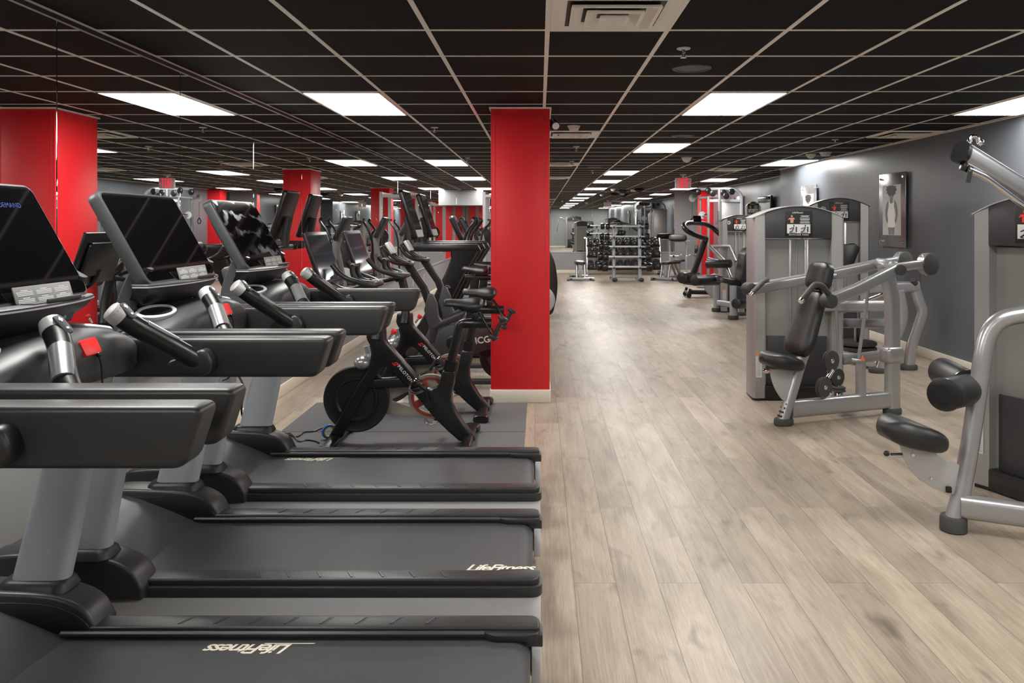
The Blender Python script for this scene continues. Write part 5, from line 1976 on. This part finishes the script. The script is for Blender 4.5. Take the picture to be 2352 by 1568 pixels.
# ------------------------------------------------------------------ free weights at the far wall
YR = 23.35
def rackx(px, Y=23.2):
    return (px-VX)*Y/F
x0, x1 = rackx(1346), rackx(1520)
xc = (x0+x1)/2
hw = (x1-x0)/2
t = thing('dumbbell_rack', 'three tier silver dumbbell rack against the far mirror wall', 'dumbbell rack', (xc, YR, 0), 0)
tiers = ((0.24, -0.16), (0.60, -0.02), (0.92, 0.10))
for s in (-1, 1):
    g = G()
    g.sweep([(s*(hw-0.03), -0.30, 0.06), (s*(hw-0.03), 0.24, 0.06)], rrect(0.07, 0.09, 0.02, 3))
    g.sweep([(s*(hw-0.03), -0.26, 0.08), (s*(hw-0.03), 0.16, 1.08)], rrect(0.06, 0.09, 0.02, 3), up=(0, 1, 0))
    g.obj('side_frame', 'silver_paint', t)
    g = G()
    for y in (-0.27, 0.2):
        g.box((s*(hw-0.03), y, 0.012), (0.1, 0.1, 0.024), bev=0.006)
    g.obj('foot_pad', 'rubber', t)
for z, y in tiers:
    g = G()
    g.box((0, y-0.10, z-0.055), (2*hw-0.06, 0.03, 0.07), (0.35, 0, 0), bev=0.004)
    g.box((0, y+0.10, z-0.022), (2*hw-0.06, 0.03, 0.07), (0.35, 0, 0), bev=0.004)
    g.obj('shelf_rail', 'satin_black', t)
# dumbbells
def dumbbell(x, y, z, r, num, lab, row):
    t = thing('dumbbell', lab, 'dumbbell', (x, y, z), 0, 'dumbbells on the %s tier' % row)
    tilt = Vector((0, -1, -0.28)).normalized()
    g = G()
    g.cyl(tilt*-0.09, tilt*0.09, 0.016, seg=10)
    g.obj('handle', 'chrome', t)
    for s in (-1, 1):
        g = G()
        g.cyl(tilt*s*0.065, tilt*s*0.165, r, r, 12, 0.018)
        hd = g.obj('head', 'dark_plastic', t)
        if s == 1:
            g = G()
            n = tilt
            g.text(str(num), tilt*0.1665, (1, 0, 0), (0, -0.27, 0.96), r*0.75, 0, 0.001, bold=0.002)
            g.box(tilt*0.166+V2(0, -0.01*0, r*0.48), (r*0.75, 0.003, 0.016))
            g.obj('number', 'label_grey', hd)
ordn = ['first', 'second', 'third', 'fourth', 'fifth', 'sixth', 'seventh', 'eighth', 'ninth', 'last']
nums = {'top': (5, 5, 10, 10, 15, 15, 20, 20, 25, 25), 'middle': (30, 30, 35, 35, 40, 40, 45, 45, 50, 50), 'bottom': (50, 55, 60, 60, 65, 65, 70, 70, 70, 70)}
for (row, (z, y), rr) in (('bottom', tiers[0], 0.105), ('middle', tiers[1], 0.095), ('top', tiers[2], 0.078)):
    for k in range(10):
        xx = xc-hw+0.14+(2*hw-0.28)*k/9
        r = rr*(0.88+0.024*k)
        dumbbell(xx, YR+y-0.01, z+r*0.55+0.02, r, nums[row][k], 'black dumbbell marked %d, %s from the left on the %s tier' % (nums[row][k], ordn[k], row), row)
# barbell rack
xb0, xb1 = (1410-VX)*20.7/F, (1470-VX)*20.7/F
xbc, hb = (xb0+xb1)/2, (xb1-xb0)/2
t = thing('barbell_rack', 'grey upright barbell rack standing in front of the dumbbells', 'barbell rack', (xbc, 20.75, 0), 0)
for s in (-1, 1):
    g = G()
    g.loft([[(s*hb+q[0], -0.02+0.10*0+dy+q[1], z) for q in rrect(0.085, 0.13, 0.035, 4)] for z, dy in ((0.08, 0.0), (1.50, 0.08))])
    g.obj('upright', 'grey_paint', t)
    g = G()
    g.sweep([(s*(hb+0.0), -0.35, 0.05), (s*(hb+0.0), 0.45, 0.05)], rrect(0.10, 0.09, 0.03, 4))
    g.obj('foot_beam', 'silver_paint', t)
    g = G()
    g.ball((s*hb, -0.36, 0.055), (0.07, 0.06, 0.055))
    g.ball((s*hb, 0.46, 0.055), (0.07, 0.06, 0.055))
    g.obj('foot_cap', 'rubber', t)
    g = G()
    for k in range(5):
        z = 0.36+0.27*k
        for d in (-1, 1):
            g.box((s*hb, d*0.12+0.03, z-0.03), (0.03, 0.12, 0.02), bev=0.004)
            g.box((s*hb, d*0.17+0.03, z-0.01), (0.03, 0.02, 0.05), bev=0.004)
    g.obj('bar_holder', 'dark_plastic', t)
g = G()
g.tube([(-hb, 0, 0.10), (hb, 0, 0.10)], 0.022, 10)
g.obj('cross_bar', 'silver_paint', t)
g = G()
g.tube([(-hb, 0.08, 1.47), (hb, 0.08, 1.47)], 0.025, 10)
g.obj('cross_bar', 'silver_paint', t)
bn = ['bottom', 'second lowest', 'middle', 'second highest', 'top']
for side in (-1, 1):
    for k in range(5):
        z = 0.37+0.27*k
        r = 0.115-0.007*k
        L = 0.56-0.012*k
        tb = thing('barbell', 'fixed barbell on the %s holder of the %s side of the barbell rack' % (bn[k], 'near' if side < 0 else 'mirror'), 'barbell', (xbc+(-0.0 if side < 0 else -0.12), 20.78+side*0.135, z), 0, 'fixed barbells on the rack')
        g = G()
        g.cyl((-L, 0, 0), (L, 0, 0), 0.02, seg=12)
        g.obj('bar', 'bright_silver', tb)
        for s in (-1, 1):
            g = G()
            g.cyl((s*(L-0.05), 0, 0), (s*(L+0.05+0.012*(4-k)), 0, 0), r, seg=20, bev=0.015)
            g.obj('weight_head', 'satin_black', tb)
# flat benches
def bench(lab, x, y, rz):
    t = thing('weight_bench', lab, 'bench', (x, y, 0), rz, 'padded weight benches by the rack')
    g = G()
    g.loft(pad((0, 0.0, 0.46), (1, 0, 0), (0, 1, 0), 0.29, 0.29, 0.95, 0.07, 0.012))
    g.obj('bench_pad', 'leather', t)
    for yy, w in ((-0.52, 0.36), (0.52, 0.26)):
        g = G()
        g.sweep([(-w, yy, 0.05), (w, yy, 0.05)], rrect(0.08, 0.085, 0.025, 4))
        fb = g.obj('floor_beam', 'silver_paint', t)
        g = G()
        for s in (-1, 1):
            g.box((s*(w-0.03), yy, 0.012), (0.08, 0.1, 0.024), bev=0.006)
            g.lathe([(0.001, -0.012), (0.032, -0.012), (0.032, 0.012), (0.001, 0.012)], (s*(w-0.1), yy-0.045, 0.045), (0, 1, 0), 14)
        g.obj('wheel', 'rubber', fb)
    for s in (-1, 1):
        g = G()
        g.sweep([(s*0.11, -0.50, 0.06), (s*0.11, -0.36, 0.43)], rrect(0.05, 0.06, 0.015, 3), up=(0, 1, 0))
        g.sweep([(s*0.06, 0.50, 0.06), (s*0.06, 0.1, 0.43)], rrect(0.05, 0.06, 0.015, 3), up=(0, 1, 0))
        g.obj('leg', 'silver_paint', t)
    g = G()
    g.sweep([(0, -0.52, 0.07), (0, 0.52, 0.07)], rrect(0.07, 0.06, 0.015, 3))
    g.box((0, -0.4, 0.25), (0.09, 0.05, 0.3), bev=0.01)
    g.obj('centre_beam', 'grey_paint', t)
    return t
q = at(1334, 645, 20.75)
bw = bench('black padded bench end-on, left of the dumbbell rack', q.x, 21.27, 0)
q = at(1545, 645, 20.75)
bw2 = copy_tree(bw, (q.x+0.05, 21.25, 0), math.radians(-32), 'black padded bench angled to the right of the dumbbell rack')

# ------------------------------------------------------------------ cable tower on the right
t = thing('cable_tower', 'tall grey cable tower with curved top frame and pulleys, right of the far mirror', 'cable machine', (4.0, 18.6, 0), 0)
invG = Matrix.Translation((-4.0, -18.6, 0))
G2 = lambda px, py, Y: invG @ at(px, py, Y)
for px, Y, top in ((1627, 18.4, 451), (1652, 18.3, 434)):
    g = G()
    a, b = G2(px, 640, Y), G2(px, top, Y)
    a.z = 0.02
    g.sweep([a, b], rrect(0.06, 0.075, 0.02, 4), up=(0, 1, 0))
    g.obj('upright', 'silver_paint', t)
g = G()
a = G2(1609, 640, 18.9)
b = G2(1609, 452, 18.9)
a.z = 0.02
g.sweep([a, b], rrect(0.055, 0.075, 0.02, 4), up=(0, 1, 0))
for k in range(16):
    g.cyl((a.x, a.y-0.040, 0.35+0.09*k), (a.x, a.y-0.036, 0.35+0.09*k), 0.012, seg=10)
g.obj('pulley_column', 'silver_paint', t)
g = G()
g.sweep(fillet([G2(1602, 434, 18.7), G2(1685, 433, 18.3), G2(1703, 445, 18.3), G2(1703, 500, 18.3), G2(1703, 560, 18.3), (G2(1703, 640, 18.3).x, G2(1703, 640, 18.3).y, 0.02)], 0.16, 6), rrect(0.07, 0.09, 0.024, 4), up=(0, 1, 0))
g.sweep([G2(1627, 461, 18.4), G2(1703, 461, 18.3)], rrect(0.05, 0.07, 0.015, 3))
g.sweep([G2(1603, 455, 18.9), G2(1650, 450, 18.4)], rrect(0.06, 0.06, 0.015, 3))
g.obj('top_frame', 'grey_paint', t)
for px, py, Y in ((1604, 441, 18.6), (1627, 438, 18.5), (1637, 444, 18.3), (1662, 442, 18.2), (1668, 450, 18.15), (1681, 440, 18.2)):
    g = G()
    g.lathe([(0.001, -0.025), (0.06, -0.025), (0.075, -0.015), (0.065, 0), (0.075, 0.015), (0.06, 0.025), (0.001, 0.025)], G2(px, py, Y), (0.4, -1, 0), 22)
    g.obj('pulley', 'satin_black', t)
g = G()
a, b = G2(1655, 640, 18.45), G2(1703, 464, 18.45)
g.box(((a.x+b.x)/2, a.y, (0.1+b.z)/2), (b.x-a.x, 0.22, b.z-0.1), bev=0.01)
sh = g.obj('weight_shroud', 'tower_silver', t)
g = G()
a = G2(1649, 500, 18.2)
g.text('LifeFitness', (a.x, a.y, a.z-0.1), (0, 0, 1), (-1, 0, 0), 0.12, 0.3, 0.001)
g.obj('upright_lettering', 'print_dark', t)
g = G()
p = G2(1613, 494, 18.7)
g.lathe([(0.001, -0.008), (0.09, -0.008), (0.09, 0.008), (0.001, 0.008)], p, (0.2, -1, 0), 28)
g.obj('arm_disc', 'bright_silver', t)
g = G()
g.cyl(p, p+V2(0.15, -0.1, 0.0), 0.03, seg=14, bev=0.006)
g.obj('arm_pivot', 'chrome', t)
g = G()
g.tube([G2(1590, 462, 18.8), G2(1590, 500, 18.8)], 0.005, 6)
g.tube(cr([G2(1590, 500, 18.8), G2(1586, 508, 18.8), G2(1590, 514, 18.8), G2(1594, 508, 18.8), G2(1590, 500, 18.8)], 4), 0.012, 8)
g.obj('cable_handle', 'satin_black', t)
g = G()
p = G2(1590, 455, 18.8)
g.lathe([(0.001, -0.006), (0.09, -0.006), (0.095, 0), (0.09, 0.006), (0.001, 0.006)], p, (0.3, -1, 0), 26)
g.sweep([p, G2(1605, 455, 18.85)], rrect(0.03, 0.03, 0.008, 2))
g.obj('cable_wheel', 'smoke_panel', t)
g = G()
a, b = G2(1603, 640, 18.7), G2(1706, 640, 18.4)
g.sweep([(a.x, a.y, 0.05), (b.x, b.y, 0.05)], rrect(0.5, 0.08, 0.02, 3))
g.obj('floor_frame', 'grey_paint', t)
# second, plainer tower beyond it against the recess wall
t = thing('weight_tower', 'dark capped weight tower against the recessed wall behind the cable tower', 'weight machine', (4.5, 16.4, 0), 0)
tower(t, Matrix.Rotation(math.radians(-12), 4, 'Z') , W=0.30, H=1.98, title='ROW', tone='tower_silver')
# preacher curl bench
t = thing('preacher_bench', 'grey preacher curl bench with wide black arm pad near the far mirror', 'bench', (4.0, 22.7, 0), 0)
invP = Matrix.Translation((-4.0, -22.7, 0))
P2 = lambda px, py, Y: invP @ at(px, py, Y)
g = G()
g.loft(pad(P2(1557, 546, 22.7), (1, 0, 0), (0, 0.35, 0.93), 0.52, 0.52, 0.20, 0.07, 0.01))
g.obj('arm_pad', 'leather', t)
for px in (1539, 1577):
    g = G()
    a = P2(px, 554, 22.8)
    g.sweep([(a.x, a.y, 0.03), (a.x, a.y+0.05, a.z)], rrect(0.05, 0.07, 0.015, 3), up=(0, 1, 0))
    g.obj('upright', 'grey_paint', t)
g = G()
a, b = P2(1536, 554, 22.85), P2(1584, 554, 22.85)
g.sweep([a, b], rrect(0.05, 0.05, 0.012, 3))
g.sweep([(a.x, a.y, 0.04), (b.x, b.y, 0.04)], rrect(0.09, 0.07, 0.02, 3))
g.sweep([(0.0, a.y, 0.06), (0.0, a.y-0.62, 0.06)], rrect(0.07, 0.07, 0.02, 3))
g.sweep([(0.0, a.y-0.55, 0.06), (0.0, a.y-0.55, 0.44)], rrect(0.06, 0.06, 0.015, 3), up=(0, 1, 0))
g.obj('base_frame', 'grey_paint', t)
g = G()
g.loft(pad((0, a.y-0.55, 0.47), (1, 0, 0), (0, 1, 0), 0.32, 0.26, 0.3, 0.06, 0.012))
g.obj('seat', 'leather', t)
# curl bar and clips on the cable side
p = at(1575, 588, 20.6)
t = thing('curl_bar', 'short silver curl bar on a hook beside the preacher bench', 'curl bar', (p.x, 20.6, p.z), 0)
g = G()
g.tube(cr([(-0.42, 0, 0.0), (-0.2, 0, 0), (-0.12, 0, 0.03), (0.0, 0, -0.01), (0.12, 0, 0.03), (0.2, 0, 0), (0.42, 0, 0)], 4), 0.014, 10)
g.obj('bar', 'chrome', t)
g = G()
for s in (-1, 1):
    g.cyl((s*0.30, 0, 0), (s*0.34, 0, 0), 0.035, seg=14)
g.obj('collar', 'satin_black', t)
t = thing('bar_stand', 'slim grey post stand holding the silver curl bar', 'stand', (p.x+0.3, 20.68, 0), 0)
g = G()
g.sweep([(0, 0, 0.03), (0, 0, 0.95)], rrect(0.09, 0.09, 0.02, 3), up=(0, 1, 0))
g.obj('post', 'silver_paint', t)
g = G()
g.box((0, 0, 0.80), (0.1, 0.1, 0.14), bev=0.02)
g.obj('height_collar', 'dark_plastic', t)
g = G()
g.sweep([(0, 0, p.z-0.03), (0, -0.1, p.z-0.03)], rrect(0.03, 0.03, 0.006, 2))
g.obj('bracket', 'dark_plastic', t)
g = G()
g.box((0, 0, 0.02), (0.3, 0.4, 0.04), bev=0.01)
g.obj('foot_plate', 'grey_paint', t)

# ------------------------------------------------------------------ wall pieces
def poster(label, x, y, z0, z1, w, nrm=-1, fig=0):
    """perforated metal panel stood off the wall, with a portrait print and a clear sheet"""
    t = thing('picture_panel', label, 'picture', (x-0.004, y, (z0+z1)/2), 0, 'framed black and white posters')
    H = z1-z0
    d = nrm*0.055
    g = G()
    g.box((d*0.55, 0, 0), (0.012, w, H), bev=0.002)
    pn = g.obj('metal_panel', 'poster_metal', t)
    g = G()
    for s in (-1, 1):
        for k in range(34):
            g.box((d*0.55, s*(w/2+0.0005), -H/2+0.02+k*(H-0.04)/33), (0.008, 0.003, 0.012))
    g.obj('perforation', 'deep_black', pn)
    g = G()
    g.box((d*0.55+nrm*0.0085, 0, 0.0), (0.004, w*0.68, H*0.68))
    g.obj('print_sheet', 'print_light', t)
    fx_ = d*0.55+nrm*0.0112
    def fig_part(name, pts, mat, lift):
        g = G()
        g.prism([(a*w, b*H) for a, b in pts], fx_, fx_+nrm*(0.0006+lift), 'x')
        g.obj(name, mat, t)
    sm = lambda pts, n=4: [(p.x, p.y) for p in cr([Vector((u, v, 0)) for u, v in pts], n, True)]
    for q in (-1, 1):
        fig_part('figure_arm', [(q*u, v) for u, v in sm([(0.07, 0.135), (0.15, 0.115), (0.205, 0.06), (0.235, -0.04), (0.20, -0.14), (0.13, -0.19), (0.11, -0.15), (0.16, -0.09), (0.14, 0.0), (0.09, 0.06)])], 'print_grey', 0.0)
    fig_part('figure_top', sm([(-0.10, 0.125), (-0.06, 0.135), (-0.045, 0.09), (0.045, 0.09), (0.06, 0.135), (0.10, 0.125), (0.105, 0.03), (0.14, -0.04), (0.125, -0.12), (0.14, -0.22), (0.0, -0.235), (-0.14, -0.22), (-0.125, -0.12), (-0.14, -0.04), (-0.105, 0.03)], 3), 'flat_white', 0.0004)
    fig_part('figure_legs', [(-0.12, -0.22), (0.12, -0.22), (0.105, -0.335), (0.012, -0.335), (0.0, -0.26), (-0.012, -0.335), (-0.105, -0.335)], 'print_grey', 0.0003)
    fig_part('figure_neck', sm([(-0.05, 0.10), (0.05, 0.10), (0.055, 0.16), (0.06, 0.22), (-0.06, 0.22), (-0.055, 0.16)]), 'print_grey', 0.0008)
    fig_part('figure_hair', [(-0.07, 0.185), (-0.02, 0.21), (0.03, 0.19), (0.07, 0.205), (0.10, 0.19), (0.13, 0.225), (0.19, 0.235), (0.16, 0.26), (0.21, 0.29), (0.17, 0.30), (0.185, 0.33), (0.12, 0.32), (0.08, 0.337), (0.0, 0.33), (-0.07, 0.336), (-0.13, 0.315), (-0.17, 0.325), (-0.165, 0.29), (-0.21, 0.27), (-0.15, 0.25), (-0.16, 0.215), (-0.11, 0.22)], 'print_dark', 0.0012)
    g = G()
    for sy in (-1, 1):
        for sz in (-1, 1):
            g.cyl((0, sy*(w/2-0.05), sz*(H/2-0.06)), (d*0.55+nrm*0.022, sy*(w/2-0.05), sz*(H/2-0.06)), 0.013, seg=14)
    g.obj('standoff_screw', 'chrome', t)
poster('large perforated metal poster of a person in a white tank top on the slate wall', XR, 9.62, 1.23, 2.14, 0.72)
poster('smaller looking poster on the slate wall behind the shoulder press tower', XR, 12.6, 1.23, 2.14, 0.72)
poster('shiny poster on the recessed wall beside the cable tower', XR2, 19.4, 1.15, 2.2, 0.75)
t = thing('wall_television', 'black television on the recessed wall beyond the slate wall corner', 'television', (XR2, 16.9, 1.84), 0)
g = G()
g.box((-0.03, 0, 0), (0.06, 0.12, 0.12), bev=0.006)
g.obj('mount', 'satin_black', t)
g = G()
g.box((-0.085, 0, 0), (0.05, 0.95, 0.56), bev=0.008)
g.obj('body', 'satin_black', t)
g = G()
g.box((-0.111, 0, 0), (0.003, 0.91, 0.52))
g.obj('screen', 'gloss_black', t)
# a machine behind the camera that the far mirror shows
t = thing('rear_multi_gym', 'dark weight tower near the rear wall, seen in the far mirror left of the dumbbells', 'weight machine', (2.2, -1.4, 0), 0)
tower(t, Matrix.Rotation(PI, 4, 'Z'), W=1.1, H=2.0, title='FLY')
g = G()
g.tube(cr([(-0.55, 0.2, 1.7), (-0.9, 0.3, 1.9), (-1.05, 0.3, 1.4), (-1.1, 0.3, 1.0)], 5), 0.03, 10)
g.obj('fly_arm', 'silver_paint', t)
g = G()
g.loft(pad((0, 0.7, 0.48), (1, 0, 0), (0, 1, 0), 0.36, 0.34, 0.4, 0.08, 0.012))
g.obj('seat', 'leather', t)
g = G()
g.sweep([(0, 0.7, 0.02), (0, 0.7, 0.45)], rrect(0.08, 0.1, 0.03, 3), up=(0, 1, 0))
g.sweep([(0, 0.85, 0.06), (0, 0.1, 0.06)], rrect(0.08, 0.1, 0.03, 3))
g.obj('seat_post', 'silver_paint', t)
g = G()
g.box((0, 0.42, 0.9), (0.3, 0.08, 0.7), (0.1, 0, 0), bev=0.03)
g.sweep([(0, 0.36, 0.06), (0, 0.36, 1.0)], rrect(0.08, 0.1, 0.03, 3), up=(0, 1, 0))
g.obj('backrest', 'leather', t)
# ------------------------------------------------------------------ light and view
w = bpy.data.worlds.new('world')
SC.world = w
w.use_nodes = True
w.node_tree.nodes['Background'].inputs[0].default_value = (0.9, 0.95, 1.0, 1)
w.node_tree.nodes['Background'].inputs[1].default_value = 0.05
SC.view_settings.view_transform = 'Standard'
SC.view_settings.look = 'None'
SC.view_settings.exposure = 1.1
SC.view_settings.gamma = 1.0
SC.view_settings.use_curve_mapping = False
SC.cycles.max_bounces = 8
SC.cycles.diffuse_bounces = 4
SC.cycles.glossy_bounces = 6
